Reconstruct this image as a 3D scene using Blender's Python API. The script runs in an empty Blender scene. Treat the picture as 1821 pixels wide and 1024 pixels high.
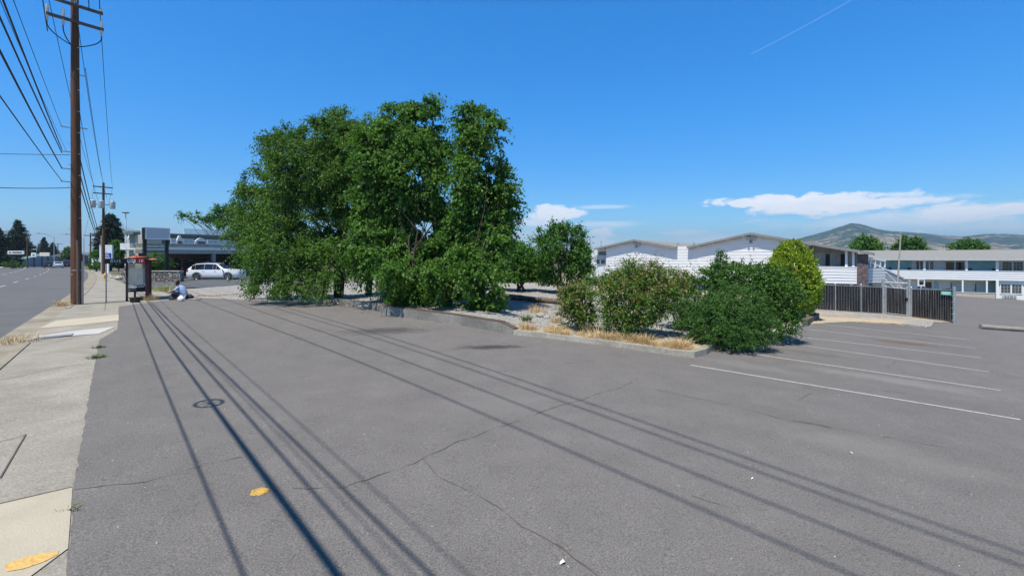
# exposure, light and tone of the whole scene
EXPOSURE, SUN_E, SKY_S, SKY_SAT, CLOUD = 0.62, 3.85, 0.15, 1.25, 5.6
ASPH, ROAD = 0.163, 0.135
HAZE = 0.00019
import bpy, bmesh, math, random
import numpy as np
from mathutils import Vector, Matrix, noise as mnoise

random.seed(7)
rng = np.random.default_rng(11)
SC = bpy.context.scene
COL = SC.collection
F, CH, U0, V0 = 850.0, 2.05, 910.5, 457.0      # focal length in photo pixels, eye height, principal column, horizon row

# ------------------------------------------------------------------ terrain and measuring helpers
def sstep(a, b, x):
    t = min(1.0, max(0.0, (x - a) / (b - a)))
    return t * t * (3 - 2 * t)

def g(x, y):
    """height of the ground: a level roadside plane that breaks into a car park falling to the right"""
    yy = max(-40.0, y)
    a = -0.004 * min(yy, 150.0)
    xx = min(x, 130.0)
    b = -0.0546 * xx + 0.0087 * min(yy, 95.0) - 0.23
    k = 0.25
    h = min(1.0, max(0.0, 0.5 + 0.5 * (b - a) / k))
    return b * (1 - h) + a * h - k * h * (1 - h)

def P(u, v, Y):
    return Vector(((u - U0) / F * Y, Y, CH + (V0 - v) / F * Y))

def G(u, v, dz=0.0):
    dx, dzr = (u - U0) / F, (V0 - v) / F
    lo, hi = 0.5, 900.0
    for _ in range(60):
        t = 0.5 * (lo + hi)
        if CH + t * dzr > g(t * dx, t) + dz: lo = t
        else: hi = t
    t = 0.5 * (lo + hi)
    return Vector((t * dx, t, g(t * dx, t) + dz))

def G2(u, v): p = G(u, v); return (p.x, p.y)
RD = Vector((-0.628, 0.778, 0)); RN = Vector((0.778, 0.628, 0))      # along the road, away from the road
def bend(s): return -0.00045 * max(0.0, s - 30) ** 2 if s < 150 else -6.48 - 0.108 * (s - 150)
def SN(s, n, dz=0.0):
    p = RD * s + RN * (n + bend(s)); return Vector((p.x, p.y, g(p.x, p.y) + dz))
def on(x, y, dz=0.0): return Vector((x, y, g(x, y) + dz))

class Frame:
    """a building's own axes: x along the facade, y into it"""
    def __init__(self, ox, oy, ang):
        self.o = Vector((ox, oy, 0)); self.a = ang
        self.X = Vector((math.cos(ang), math.sin(ang), 0)); self.Y = Vector((-math.sin(ang), math.cos(ang), 0))
    def x_at(self, u, y=0.0):
        k = (u - U0) / F; o = self.o + self.Y * y
        return (k * o.y - o.x) / (self.X.x - k * self.X.y)
    def depth(self, u, y=0.0):
        return (self.o + self.Y * y + self.X * self.x_at(u, y)).y
    def z_at(self, u, v, y=0.0):
        return CH + (V0 - v) / F * self.depth(u, y)

# ------------------------------------------------------------------ naming
def tag(o, label=None, cat=None, group=None, kind=None):
    if label: o['label'] = label
    if cat: o['category'] = cat
    if group: o['group'] = group
    if kind: o['kind'] = kind
    return o

def thing(name, label, cat, loc=(0, 0, 0), rot=0.0, group=None):
    o = bpy.data.objects.new(name, None); COL.objects.link(o)
    o.location = loc; o.rotation_euler = (0, 0, rot)
    o.empty_display_size = 0.3
    return tag(o, label, cat, group)

def link(name, me, parent=None):
    o = bpy.data.objects.new(name, me); COL.objects.link(o)
    if parent: o.parent = parent
    return o

def dup(root, loc=None, rot=None, label=None, group=None):
    r = root.copy(); COL.objects.link(r)
    if loc is not None: r.location = loc
    if rot is not None: r.rotation_euler = (0, 0, rot)
    if label: r['label'] = label
    if group: r['group'] = group
    for ch in root.children:
        c = ch.copy(); COL.objects.link(c); c.parent = r
        for gc in ch.children:
            d = gc.copy(); COL.objects.link(d); d.parent = c
    return r

# ------------------------------------------------------------------ mesh collector
class MB:
    def __init__(self): self.v = []; self.f = []; self.m = []
    def add(self, vs, fs, mi=0):
        n = len(self.v); self.v += [tuple(p) for p in vs]
        for f in fs: self.f.append([i + n for i in f]); self.m.append(mi)
        return self
    def box(self, c, s, rot=None, mi=0):
        hx, hy, hz = s[0] / 2, s[1] / 2, s[2] / 2
        vs = [Vector((x, y, z)) for z in (-hz, hz) for y in (-hy, hy) for x in (-hx, hx)]
        if rot is not None: vs = [rot @ p for p in vs]
        c = Vector(c)
        return self.add([p + c for p in vs], [(0, 2, 3, 1), (4, 5, 7, 6), (0, 1, 5, 4), (2, 6, 7, 3), (0, 4, 6, 2), (1, 3, 7, 5)], mi)
    def b2(self, lo, hi, mi=0):
        return self.box([(a + b) / 2 for a, b in zip(lo, hi)], [abs(b - a) for a, b in zip(lo, hi)], None, mi)
    def beam(self, a, b, w, h, mi=0, up=Vector((0, 0, 1))):
        a, b = Vector(a), Vector(b); d = b - a; L = d.length; d.normalize()
        s = d.cross(up)
        if s.length < 1e-4: s = d.cross(Vector((1, 0, 0)))
        s.normalize(); t = s.cross(d)
        R = Matrix((s, d, t)).transposed()
        return self.box((a + b) / 2, (w, L, h), R, mi)
    def tube(self, pts, r, n=8, mi=0, caps=True):
        pts = [Vector(p) for p in pts]; N = len(pts)
        rs = r if isinstance(r, (list, tuple)) else [r] * N
        base = len(self.v); prev = None
        for i, p in enumerate(pts):
            d = (pts[min(i + 1, N - 1)] - pts[max(i - 1, 0)])
            if d.length < 1e-9: d = Vector((0, 0, 1))
            d.normalize()
            if prev is None:
                s = d.cross(Vector((0, 0, 1)))
                if s.length < 1e-3: s = Vector((1, 0, 0))
            else: s = prev - d * prev.dot(d)
            s.normalize(); prev = s; t = d.cross(s)
            for k in range(n):
                a = 2 * math.pi * k / n
                self.v.append(tuple(p + (s * math.cos(a) + t * math.sin(a)) * rs[i]))
        for i in range(N - 1):
            for k in range(n):
                a = base + i * n + k; b = base + i * n + (k + 1) % n
                self.f.append([a, b, b + n, a + n]); self.m.append(mi)
        if caps:
            self.f.append([base + k for k in range(n)][::-1]); self.m.append(mi)
            self.f.append([base + (N - 1) * n + k for k in range(n)]); self.m.append(mi)
        return self
    def lathe(self, prof, c=(0, 0, 0), n=16, mi=0, axis='z'):
        """prof: (radius, height) pairs"""
        base = len(self.v); c = Vector(c)
        for r, z in prof:
            for k in range(n):
                a = 2 * math.pi * k / n
                p = Vector((r * math.cos(a), r * math.sin(a), z))
                if axis == 'y': p = Vector((p.x, p.z, p.y))
                if axis == 'x': p = Vector((p.z, p.x, p.y))
                self.v.append(tuple(p + c))
        for i in range(len(prof) - 1):
            for k in range(n):
                a = base + i * n + k; b = base + i * n + (k + 1) % n
                self.f.append([a, b, b + n, a + n]); self.m.append(mi)
        self.f.append([base + k for k in range(n)][::-1]); self.m.append(mi)
        self.f.append([base + (len(prof) - 1) * n + k for k in range(n)]); self.m.append(mi)
        return self
    def prism(self, pts, off, mi=0):
        """a polygon (3D points) swept along off"""
        n = len(pts); off = Vector(off); pts = [Vector(p) for p in pts]
        return self.add(pts + [p + off for p in pts],
                        [list(range(n))[::-1], list(range(n, 2 * n))] + [[i, (i + 1) % n, n + (i + 1) % n, n + i] for i in range(n)], mi)
    def build(self, name, mats, parent=None, smooth=False, bevel=0.0, recalc=True):
        me = bpy.data.meshes.new(name)
        me.from_pydata(self.v, [], self.f)
        if not isinstance(mats, (list, tuple)): mats = [mats]
        for m in mats: me.materials.append(m)
        if len(mats) > 1: me.polygons.foreach_set('material_index', self.m)
        if recalc or bevel:
            bm = bmesh.new(); bm.from_mesh(me)
            bmesh.ops.recalc_face_normals(bm, faces=bm.faces)
            if bevel:
                ed = [e for e in bm.edges if len(e.link_faces) == 2 and e.calc_face_angle(0) > 0.6]
                bmesh.ops.bevel(bm, geom=ed, offset=bevel, segments=2, affect='EDGES', profile=0.6)
            bm.to_mesh(me); bm.free()
        if smooth:
            me.polygons.foreach_set('use_smooth', [True] * len(me.polygons))
            try: me.set_sharp_from_angle(angle=math.radians(40))
            except Exception: pass
        return link(name, me, parent)

def sheet(name, poly, mat, dz=0.0, step=1.0, skirt=0.0, zf=None, parent=None):
    """a flat sheet cut from the polygon and laid over the terrain, dz above it"""
    bm = bmesh.new()
    bm.faces.new([bm.verts.new((p[0], p[1], 0)) for p in poly])
    xs = [p[0] for p in poly]; ys = [p[1] for p in poly]
    for ax, lo, hi in ((0, min(xs), max(xs)), (1, min(ys), max(ys))):
        c = math.floor(lo / step) * step + step
        while c < hi - 1e-3:
            no = (1, 0, 0) if ax == 0 else (0, 1, 0); co = (c, 0, 0) if ax == 0 else (0, c, 0)
            bmesh.ops.bisect_plane(bm, geom=bm.verts[:] + bm.edges[:] + bm.faces[:], dist=1e-5, plane_co=co, plane_no=no)
            c += step
    bmesh.ops.triangulate(bm, faces=[f for f in bm.faces if len(f.verts) > 4])
    bmesh.ops.recalc_face_normals(bm, faces=bm.faces)
    if sum(f.normal.z for f in bm.faces) < 0: bmesh.ops.reverse_faces(bm, faces=bm.faces)
    if skirt:
        bo = [e for e in bm.edges if e.is_boundary]
        r = bmesh.ops.extrude_edge_only(bm, edges=bo)
        low = set(v for v in r['geom'] if isinstance(v, bmesh.types.BMVert))
    else: low = set()
    for v in bm.verts:
        z = g(v.co.x, v.co.y)
        v.co.z = z - skirt if v in low else z + (zf(v.co.x, v.co.y) if zf else dz)
    me = bpy.data.meshes.new(name); bm.to_mesh(me); bm.free()
    me.materials.append(mat)
    return link(name, me, parent)

def textmesh(txt, size, mat, name, parent, loc, rot, depth=0.004, spacing=1.0):
    cu = bpy.data.curves.new('t', 'FONT'); cu.body = txt; cu.size = size; cu.extrude = depth
    cu.align_x = 'CENTER'; cu.align_y = 'CENTER'; cu.space_character = spacing; cu.resolution_u = 2
    o = bpy.data.objects.new('t', cu); COL.objects.link(o)
    bpy.context.view_layer.update()
    me = bpy.data.meshes.new_from_object(o.evaluated_get(bpy.context.evaluated_depsgraph_get()))
    bpy.data.objects.remove(o); bpy.data.curves.remove(cu)
    me.materials.clear(); me.materials.append(mat); me.name = name
    t = link(name, me, parent); t.location = loc; t.rotation_euler = rot
    return t

# ------------------------------------------------------------------ materials
def newmat(name):
    m = bpy.data.materials.new(name); m.use_nodes = True
    nt = m.node_tree; b = nt.nodes['Principled BSDF']
    return m, nt, b
def N(nt, typ, **kw):
    n = nt.nodes.new(typ)
    for k, v in kw.items():
        if k in n.inputs: n.inputs[k].default_value = v
        else: setattr(n, k, v)
    return n
def mixc(nt, a, b, fac, blend='MIX'):
    n = nt.nodes.new('ShaderNodeMix'); n.data_type = 'RGBA'; n.blend_type = blend
    for s, val in ((n.inputs[6], a), (n.inputs[7], b), (n.inputs[0], fac)):
        if isinstance(val, bpy.types.NodeSocket): nt.links.new(val, s)
        elif isinstance(val, (tuple, list)): s.default_value = (*val[:3], 1)
        else: s.default_value = val
    return n.outputs[2]
def ramp(nt, src, p0, p1, c0=(0, 0, 0), c1=(1, 1, 1)):
    r = nt.nodes.new('ShaderNodeValToRGB'); nt.links.new(src, r.inputs[0])
    r.color_ramp.elements[0].position = p0; r.color_ramp.elements[1].position = p1
    r.color_ramp.elements[0].color = (*c0, 1); r.color_ramp.elements[1].color = (*c1, 1)
    return r.outputs[0]
def coords(nt, scale=(1, 1, 1), kind='Object'):
    tc = nt.nodes.new('ShaderNodeTexCoord')
    mp = nt.nodes.new('ShaderNodeMapping'); mp.inputs['Scale'].default_value = scale
    nt.links.new(tc.outputs[kind], mp.inputs['Vector']); return mp.outputs[0]
def noise(nt, vec, scale, detail=4, rough=0.55, dist=0.0):
    n = nt.nodes.new('ShaderNodeTexNoise'); nt.links.new(vec, n.inputs['Vector'])
    n.inputs['Scale'].default_value = scale; n.inputs['Detail'].default_value = detail
    n.inputs['Roughness'].default_value = rough; n.inputs['Distortion'].default_value = dist
    return n.outputs['Fac']
def bump(nt, b, h, strength, dist=0.02):
    n = nt.nodes.new('ShaderNodeBump'); n.inputs['Strength'].default_value = strength; n.inputs['Distance'].default_value = dist
    nt.links.new(h, n.inputs['Height']); nt.links.new(n.outputs[0], b.inputs['Normal'])

def M(name, col, rough=0.7, var=0.18, scale=3.0, bmp=0.0, bscale=40.0, metal=0.0, spec=0.4, stretch=(1, 1, 1), dirt=None, coat=0.0):
    m, nt, b = newmat(name)
    vec = coords(nt, stretch)
    f = noise(nt, vec, scale, 6, 0.6)
    lo = tuple(c * (1 - var) for c in col); hi = tuple(min(1, c * (1 + var)) for c in col)
    c = ramp(nt, f, 0.3, 0.7, lo, hi)
    if dirt:
        f2 = noise(nt, vec, scale * 0.35, 5, 0.7, 0.6)
        c = mixc(nt, c, dirt, ramp(nt, f2, 0.55, 0.75))
    nt.links.new(c, b.inputs['Base Color'])
    b.inputs['Roughness'].default_value = rough; b.inputs['Metallic'].default_value = metal
    b.inputs['Specular IOR Level'].default_value = spec
    if coat: b.inputs['Coat Weight'].default_value = coat; b.inputs['Coat Roughness'].default_value = 0.05
    if bmp: bump(nt, b, noise(nt, vec, bscale, 5, 0.6), bmp)
    return m

def leafmat(name, dark, light, tip=None, trans=0.35, nscale=0.9, rough=0.42, tipamt=0.25):
    m, nt, b = newmat(name)
    geo = nt.nodes.new('ShaderNodeNewGeometry')
    vec = coords(nt)
    f = noise(nt, vec, nscale, 3, 0.5)
    r = geo.outputs['Random Per Island']
    ad = nt.nodes.new('ShaderNodeMath'); ad.operation = 'MULTIPLY_ADD'
    nt.links.new(r, ad.inputs[0]); ad.inputs[1].default_value = 0.6
    nt.links.new(ramp(nt, f, 0.32, 0.68, (0, 0, 0), (0.4, 0.4, 0.4)), ad.inputs[2])
    c = mixc(nt, dark, light, ad.outputs[0])
    if tip is not None:
        pw = nt.nodes.new('ShaderNodeMath'); pw.operation = 'GREATER_THAN'; pw.inputs[1].default_value = 1 - tipamt
        ml = nt.nodes.new('ShaderNodeMath'); ml.operation = 'MULTIPLY'; ml.inputs[1].default_value = 7.31
        fr = nt.nodes.new('ShaderNodeMath'); fr.operation = 'FRACT'
        nt.links.new(r, ml.inputs[0]); nt.links.new(ml.outputs[0], fr.inputs[0]); nt.links.new(fr.outputs[0], pw.inputs[0])
        c = mixc(nt, c, tip, pw.outputs[0])
    nt.links.new(c, b.inputs['Base Color'])
    b.inputs['Roughness'].default_value = rough; b.inputs['Specular IOR Level'].default_value = 0.2
    tr = nt.nodes.new('ShaderNodeBsdfTranslucent')
    c2 = mixc(nt, c, (1.2, 1.6, 0.5), 1.0, 'MULTIPLY'); nt.links.new(c2, tr.inputs['Color'])
    mx = nt.nodes.new('ShaderNodeMixShader'); mx.inputs[0].default_value = trans
    out = nt.nodes['Material Output']
    nt.links.new(b.outputs[0], mx.inputs[1]); nt.links.new(tr.outputs[0], mx.inputs[2]); nt.links.new(mx.outputs[0], out.inputs['Surface'])
    return m

# ---- asphalt: worn grey surface with pale aggregate, broad tone drifts, stains of their own shape
def asphalt(name, base, speck=0.5, stains=(), tone=0.07, warm=(1.03, 0.985, 0.96)):
    m, nt, b = newmat(name)
    vec = coords(nt)
    base = tuple(base * w for w in warm)
    big = noise(nt, vec, 0.16, 5, 0.6, 0.4)
    c = ramp(nt, big, 0.3, 0.72, tuple(x * (1 - tone) for x in base), tuple(x * (1 + tone) for x in base))
    med = noise(nt, vec, 1.7, 6, 0.65)
    c = mixc(nt, c, ramp(nt, med, 0.3, 0.7, (0.72, 0.72, 0.72), (1.22, 1.21, 1.2)), 0.28, 'MULTIPLY')
    streak = noise(nt, coords(nt, (0.35, 0.35, 1)), 5.0, 4, 0.6)
    c = mixc(nt, c, ramp(nt, streak, 0.35, 0.7, (0.86, 0.86, 0.86), (1.1, 1.1, 1.1)), 0.4, 'MULTIPLY')
    fine = noise(nt, vec, 70.0, 3, 0.75)
    c = mixc(nt, c, ramp(nt, fine, 0.36, 0.66, (0.55, 0.55, 0.56), (1.5, 1.48, 1.45)), speck, 'MULTIPLY')
    vo = nt.nodes.new('ShaderNodeTexVoronoi'); nt.links.new(vec, vo.inputs['Vector']); vo.inputs['Scale'].default_value = 26.0
    peb = ramp(nt, vo.outputs['Distance'], 0.06, 0.12, (1, 1, 1), (0, 0, 0))
    sel = ramp(nt, vo.outputs['Color'], 0.8, 0.86)
    mm = nt.nodes.new('ShaderNodeMath'); mm.operation = 'MULTIPLY'; nt.links.new(peb, mm.inputs[0]); nt.links.new(sel, mm.inputs[1])
    c = mixc(nt, c, (0.42, 0.4, 0.37), mm.outputs[0])
    for (x, y, rx, ry, ang, col, amt) in stains:
        tc = nt.nodes.new('ShaderNodeTexCoord'); mp = nt.nodes.new('ShaderNodeMapping'); mp.vector_type = 'TEXTURE'
        mp.inputs['Location'].default_value = (x, y, 0); mp.inputs['Rotation'].default_value = (0, 0, ang)
        mp.inputs['Scale'].default_value = (rx, ry, 1000)
        nt.links.new(tc.outputs['Object'], mp.inputs['Vector'])
        ln = nt.nodes.new('ShaderNodeVectorMath'); ln.operation = 'LENGTH'; nt.links.new(mp.outputs[0], ln.inputs[0])
        nz = noise(nt, vec, 2.6, 6, 0.75)
        ad = nt.nodes.new('ShaderNodeMath'); ad.operation = 'MULTIPLY_ADD'; nt.links.new(nz, ad.inputs[0]); ad.inputs[1].default_value = 0.75
        hf = nt.nodes.new('ShaderNodeMath'); hf.operation = 'MULTIPLY'; hf.inputs[1].default_value = .42; nt.links.new(ln.outputs['Value'], hf.inputs[0]); nt.links.new(hf.outputs[0], ad.inputs[2])
        mk = ramp(nt, ad.outputs[0], 0.5, 0.78, (amt,) * 3, (0, 0, 0))
        c = mixc(nt, c, col, mk)
    nt.links.new(c, b.inputs['Base Color'])
    b.inputs['Roughness'].default_value = 0.85; b.inputs['Specular IOR Level'].default_value = 0.25
    bump(nt, b, noise(nt, vec, 70.0, 4, 0.7), 0.55, 0.012)
    return m

def concrete(name, base, scale=30, contrast=0.5, dirt=0.35):
    m, nt, b = newmat(name); vec = coords(nt)
    big = noise(nt, vec, 0.8, 6, 0.65, 0.5)
    c = ramp(nt, big, 0.3, 0.72, tuple(x * (1 - dirt) for x in base), tuple(x * (1 + dirt * 0.4) for x in base))
    fine = noise(nt, vec, scale, 5, 0.75)
    c = mixc(nt, c, ramp(nt, fine, 0.32, 0.7, (0.55, 0.54, 0.52), (1.3, 1.3, 1.28)), contrast, 'MULTIPLY')
    nt.links.new(c, b.inputs['Base Color']); b.inputs['Roughness'].default_value = 0.9; b.inputs['Specular IOR Level'].default_value = 0.2
    bump(nt, b, fine, 0.6, 0.012)
    return m

def gravelmat(name):
    m, nt, b = newmat(name); vec = coords(nt)
    vo = nt.nodes.new('ShaderNodeTexVoronoi'); nt.links.new(vec, vo.inputs['Vector']); vo.inputs['Scale'].default_value = 16.0
    rock = ramp(nt, vo.outputs['Color'], 0.1, 0.9, (0.3, 0.29, 0.275), (0.58, 0.56, 0.53))
    gap = ramp(nt, vo.outputs['Distance'], 0.25, 0.65, (1, 1, 1), (0.45, 0.45, 0.45))
    rock = mixc(nt, rock, gap, 0.8, 'MULTIPLY')
    fine = noise(nt, vec, 22, 5, 0.7)
    straw = ramp(nt, fine, 0.3, 0.7, (0.36, 0.28, 0.18), (0.64, 0.53, 0.37))
    # dry grass where the bed meets the kerb and in drifts, bare gravel between
    at = nt.nodes.new('ShaderNodeAttribute'); at.attribute_name = 'straw'; at.attribute_type = 'GEOMETRY'
    big = noise(nt, vec, 0.55, 6, 0.7, 0.5)
    ad = nt.nodes.new('ShaderNodeMath'); ad.operation = 'ADD'; nt.links.new(at.outputs['Fac'], ad.inputs[0]); nt.links.new(big, ad.inputs[1])
    c = mixc(nt, rock, straw, ramp(nt, ad.outputs[0], 0.62, 0.8))
    nt.links.new(c, b.inputs['Base Color']); b.inputs['Roughness'].default_value = 0.95; b.inputs['Specular IOR Level'].default_value = 0.15
    bump(nt, b, vo.outputs['Distance'], 0.8, 0.04)
    return m
# ------------------------------------------------------------------ foliage
def unit(a): return a / np.maximum(1e-6, np.linalg.norm(a, axis=-1, keepdims=True))

def leaves(name, pos, axis, nrm, ln, wd, mat, parent, fold=0.12):
    """one four-sided leaf per row, folded a little along the midrib"""
    axis = unit(axis); side = unit(np.cross(axis, nrm)); up = np.cross(side, axis)
    ln = ln[:, None]; wd = wd[:, None]
    v = np.stack([pos - axis * ln * .5, pos + side * wd * .5 + up * wd * fold + axis * ln * .06,
                  pos + axis * ln * .5 - up * ln * .1, pos - side * wd * .5 + up * wd * fold + axis * ln * .06], axis=1).reshape(-1, 3)
    n = len(pos); me = bpy.data.meshes.new(name)
    me.vertices.add(4 * n); me.loops.add(4 * n); me.polygons.add(n)
    me.vertices.foreach_set('co', v.astype(np.float32).ravel())
    me.loops.foreach_set('vertex_index', np.arange(4 * n, dtype=np.int32))
    me.polygons.foreach_set('loop_start', np.arange(0, 4 * n, 4, dtype=np.int32))
    me.update(calc_edges=True); me.validate()
    me.materials.append(mat)
    return link(name, me, parent)

def rvec(n, dim=3): return rng.normal(size=(n, dim))

def spray(lobes, nclump, twigs, k, tl, droop=0.15, up=0.25, outb=0.8, q0=0.45, clump_sd=0.0, zmin=None, flat=1.0):
    """positions and twig directions: clumps sit through each lobe, twigs leave every clump, leaves sit along every twig"""
    C = np.array([l[0] for l in lobes], float); R = np.array([l[1] for l in lobes], float)
    w = (R.prod(axis=1)) ** (2 / 3); w /= w.sum()
    idx = rng.choice(len(lobes), nclump, p=w)
    u = unit(rvec(nclump)); q = q0 + (1 - q0) * rng.random(nclump) ** 0.5
    cp = C[idx] + u * R[idx] * q[:, None]
    out = unit(u * R[idx])
    cs = np.exp(rng.normal(0, 0.3, nclump))
    T = nclump * twigs
    ci = np.repeat(np.arange(nclump), twigs)
    d = out[ci] * outb + rvec(T) * 0.62 + np.array([0, 0, up]); d = unit(d); d[:, 2] *= flat
    L = tl * cs[ci] * (0.6 + 0.7 * rng.random(T))
    t = (np.arange(k) + rng.random((T, k))) / k
    pos = cp[ci][:, None] + d[:, None] * (L[:, None] * t)[..., None]
    pos[..., 2] -= droop * (L[:, None] * t) ** 2 / max(0.05, tl)
    pos = pos + rvec(T * k).reshape(T, k, 3) * (0.06 * tl)
    dd = np.repeat(d[:, None], k, axis=1); dd[..., 2] -= droop * 2 * t
    pos = pos.reshape(-1, 3); dd = dd.reshape(-1, 3)
    if zmin is not None:
        keep = pos[:, 2] > zmin + 0.04; pos, dd = pos[keep], dd[keep]
    return pos, dd, cp

def foliage(name, lobes, mat, parent, nclump, twigs, k, tl, leaf, aspect=0.6, hang=0.3, lift=0.6, **kw):
    pos, d, cp = spray(lobes, nclump, twigs, k, tl, **kw)
    n = len(pos)
    ax = d * 0.55 + rvec(n) * 0.55; ax[:, 2] -= hang
    nr = rvec(n) * 0.55 + np.array([0, 0, lift]) + unit(d) * 0.25
    s = leaf * (0.7 + 0.6 * rng.random(n))
    return leaves(name, pos, ax, nr, s, s * aspect, mat, parent), cp

def limb(mb, a, b, r0, r1, wob=0.12, n=7, sides=7):
    a, b = Vector(a), Vector(b); L = (b - a).length; pts = []; rs = []
    for i in range(n):
        t = i / (n - 1); e = math.sin(math.pi * t) * wob * L * 0.5
        pts.append(a.lerp(b, t) + Vector((random.uniform(-e, e), random.uniform(-e, e), e * 0.5))); rs.append(r0 + (r1 - r0) * t)
    mb.tube(pts, rs, sides)
    return pts

def lobe_px(base, Y, items):
    """lobes measured on the photo as (column, row, half width, half height, extra depth), turned into real ellipsoids round the trunk"""
    out = []
    for it in items:
        u, v, a, b = it[:4]; dy = it[4] if len(it) > 4 else random.uniform(-0.6, 0.9)
        c = P(u, v, Y + dy) - base; s = (Y + dy) / F
        out.append((tuple(c), (a * s, 0.5 * (a + b) * s, b * s)))
    return out

def tree(name, label, cat, base, lobes, mat, wood, nclump, twigs, k, tl, leaf, trunk_r=0.16, group=None, stems=1, limbs=9, zmin=None, trunk_h=None, **kw):
    t = thing(name, label, cat, base, 0, group)
    lobes = [(c, tuple(max(.2, r - .27 * tl) for r in R)) for c, R in lobes]
    cr, cp = foliage('crown', lobes, mat, t, nclump, twigs, k, tl, leaf, zmin=zmin, **kw)
    mb = MB(); zc = sorted(l[0][2] for l in lobes)
    top = max(l[0][2] for l in lobes)
    for s in range(stems):
        o = Vector((random.uniform(-.3, .3), random.uniform(-.3, .3), 0)) if stems > 1 else Vector((0, 0, 0))
        lt = max(lobes, key=lambda l: l[0][2] - 0.4 * abs(l[0][0])) if s == 0 else random.choice(lobes)
        tip = Vector(lt[0]); st = limb(mb, o - Vector((0, 0, .1)), tip, trunk_r, trunk_r * 0.25, 0.06, 9, 9)
        for _ in range(limbs):
            l = random.choice(lobes); q = st[random.randint(2, 6)]
            if Vector(l[0]).z > q.z - 0.6: limb(mb, q, Vector(l[0]) + Vector((random.uniform(-.4, .4) * l[1][0], random.uniform(-.4, .4) * l[1][1], random.uniform(-.2, .6) * l[1][2])), trunk_r * 0.26, 0.008, 0.15, 6, 5)
    mb.build('trunk', wood, t, smooth=True)
    return t

def conifer(name, label, base, h, r, mat, wood, tiers=26, per=11, droop=0.25, group=None, needle=0.22, taper=1.0, cat='tree', bare=0.06, dens=14):
    """a spire of whorled, drooping boughs"""
    t = thing(name, label, cat, base, 0, group)
    P_, D_ = [], []
    mb = MB(); mb.tube([(0, 0, -.1), (0, 0, h * .5), (0, 0, h)], [h * .02, h * .012, .015], 7)
    for i in range(tiers):
        f = (i + .5) / tiers; z = h * (bare + (1 - bare) * f); rr = r * (1 - f) ** taper * (0.8 + .4 * random.random()) + .05
        n = max(4, int(per * (1 - f * .6)))
        for j in range(n):
            a = random.uniform(0, 6.283); L = rr * random.uniform(.7, 1.1)
            d = np.array([math.cos(a), math.sin(a), .12]); m = int(dens * (L / r + .25)) + 4
            tt = rng.random(m) ** .7
            p = np.array([0, 0, z]) + d * (L * tt)[:, None]; p[:, 2] -= droop * L * tt ** 2 * 1.4
            p += rvec(m) * (.05 * r + .02)
            P_.append(p); D_.append(np.repeat((d + np.array([0, 0, -droop]))[None], m, 0))
    p = np.concatenate(P_); d = np.concatenate(D_); n = len(p)
    s = needle * (.6 + .8 * rng.random(n))
    leaves('crown', p, d + rvec(n) * .45, rvec(n) * .5 + np.array([0, 0, .8]), s, s * .38, mat, t)
    mb.build('trunk', wood, t, smooth=True)
    return t

def tuft(name, label, base, n, h, spread, mat, group=None, cat='grass tuft', lean=0.5, w=0.012):
    t = MB()
    for _ in range(n):
        a = random.uniform(0, 6.283); r = spread * random.random() ** .7
        b = Vector((r * math.cos(a), r * math.sin(a), -.02)); hh = h * random.uniform(.45, 1.1)
        d = Vector((math.cos(a) * lean * random.random() + random.gauss(0, .2), math.sin(a) * lean * random.random() + random.gauss(0, .2), 1)) * hh
        s = Vector((-math.sin(a + random.uniform(-1, 1)), math.cos(a), 0)).normalized() * w
        mid = b + d * .55 + Vector((0, 0, .03 * hh))
        t.add([b - s, b + s, mid + s * .7, mid - s * .7, b + d + Vector((d.x, d.y, 0)) * .3], [(0, 1, 2, 3), (3, 2, 4)])
    o = t.build(name, mat, None, recalc=False); o.location = base
    return tag(o, label, cat, group)

# ------------------------------------------------------------------ camera, sun, sky
cam = bpy.data.cameras.new('camera'); co = bpy.data.objects.new('camera', cam); COL.objects.link(co)
co.location = (0, 0, CH); co.rotation_euler = (math.radians(90), 0, 0)
cam.sensor_width = 36.0; cam.lens = F / 1821 * 36.0; cam.shift_y = -(512 - V0) / 1821; cam.clip_end = 60000; cam.clip_start = 0.05
SC.camera = co
SC.view_settings.view_transform = 'Standard'; SC.view_settings.look = 'None'; SC.view_settings.exposure = EXPOSURE; SC.view_settings.gamma = 1

SUN_EL = math.radians(65); SH = Vector((-0.55, -0.835, 0)).normalized()
to_sun = Vector((SH.x * math.cos(SUN_EL), SH.y * math.cos(SUN_EL), math.sin(SUN_EL)))
sl = bpy.data.lights.new('sun', 'SUN'); sl.energy = SUN_E; sl.angle = math.radians(0.45); sl.color = (1.0, 0.925, 0.8)
so = bpy.data.objects.new('sun', sl); COL.objects.link(so); so.rotation_euler = to_sun.to_track_quat('Z', 'Y').to_euler()

w = bpy.data.worlds.new('World'); SC.world = w; w.use_nodes = True
nt = w.node_tree; bg = nt.nodes['Background']; bg.inputs['Strength'].default_value = SKY_S
sky = nt.nodes.new('ShaderNodeTexSky'); sky.sky_type = 'NISHITA'; sky.sun_disc = False
sky.sun_elevation = SUN_EL; sky.sun_rotation = math.atan2(SH.x, SH.y); sky.altitude = 400; sky.air_density = 1.0; sky.dust_density = 0.0; sky.ozone_density = 2.5
hs = nt.nodes.new('ShaderNodeHueSaturation'); hs.inputs['Saturation'].default_value = SKY_SAT; hs.inputs['Value'].default_value = 1.0
nt.links.new(mixc(nt, sky.outputs[0], (.86, 1.0, 1.14), 1.0, 'MULTIPLY'), hs.inputs['Color'])
tc = nt.nodes.new('ShaderNodeTexCoord')
sp = nt.nodes.new('ShaderNodeSeparateXYZ'); nt.links.new(tc.outputs['Generated'], sp.inputs[0])
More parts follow.
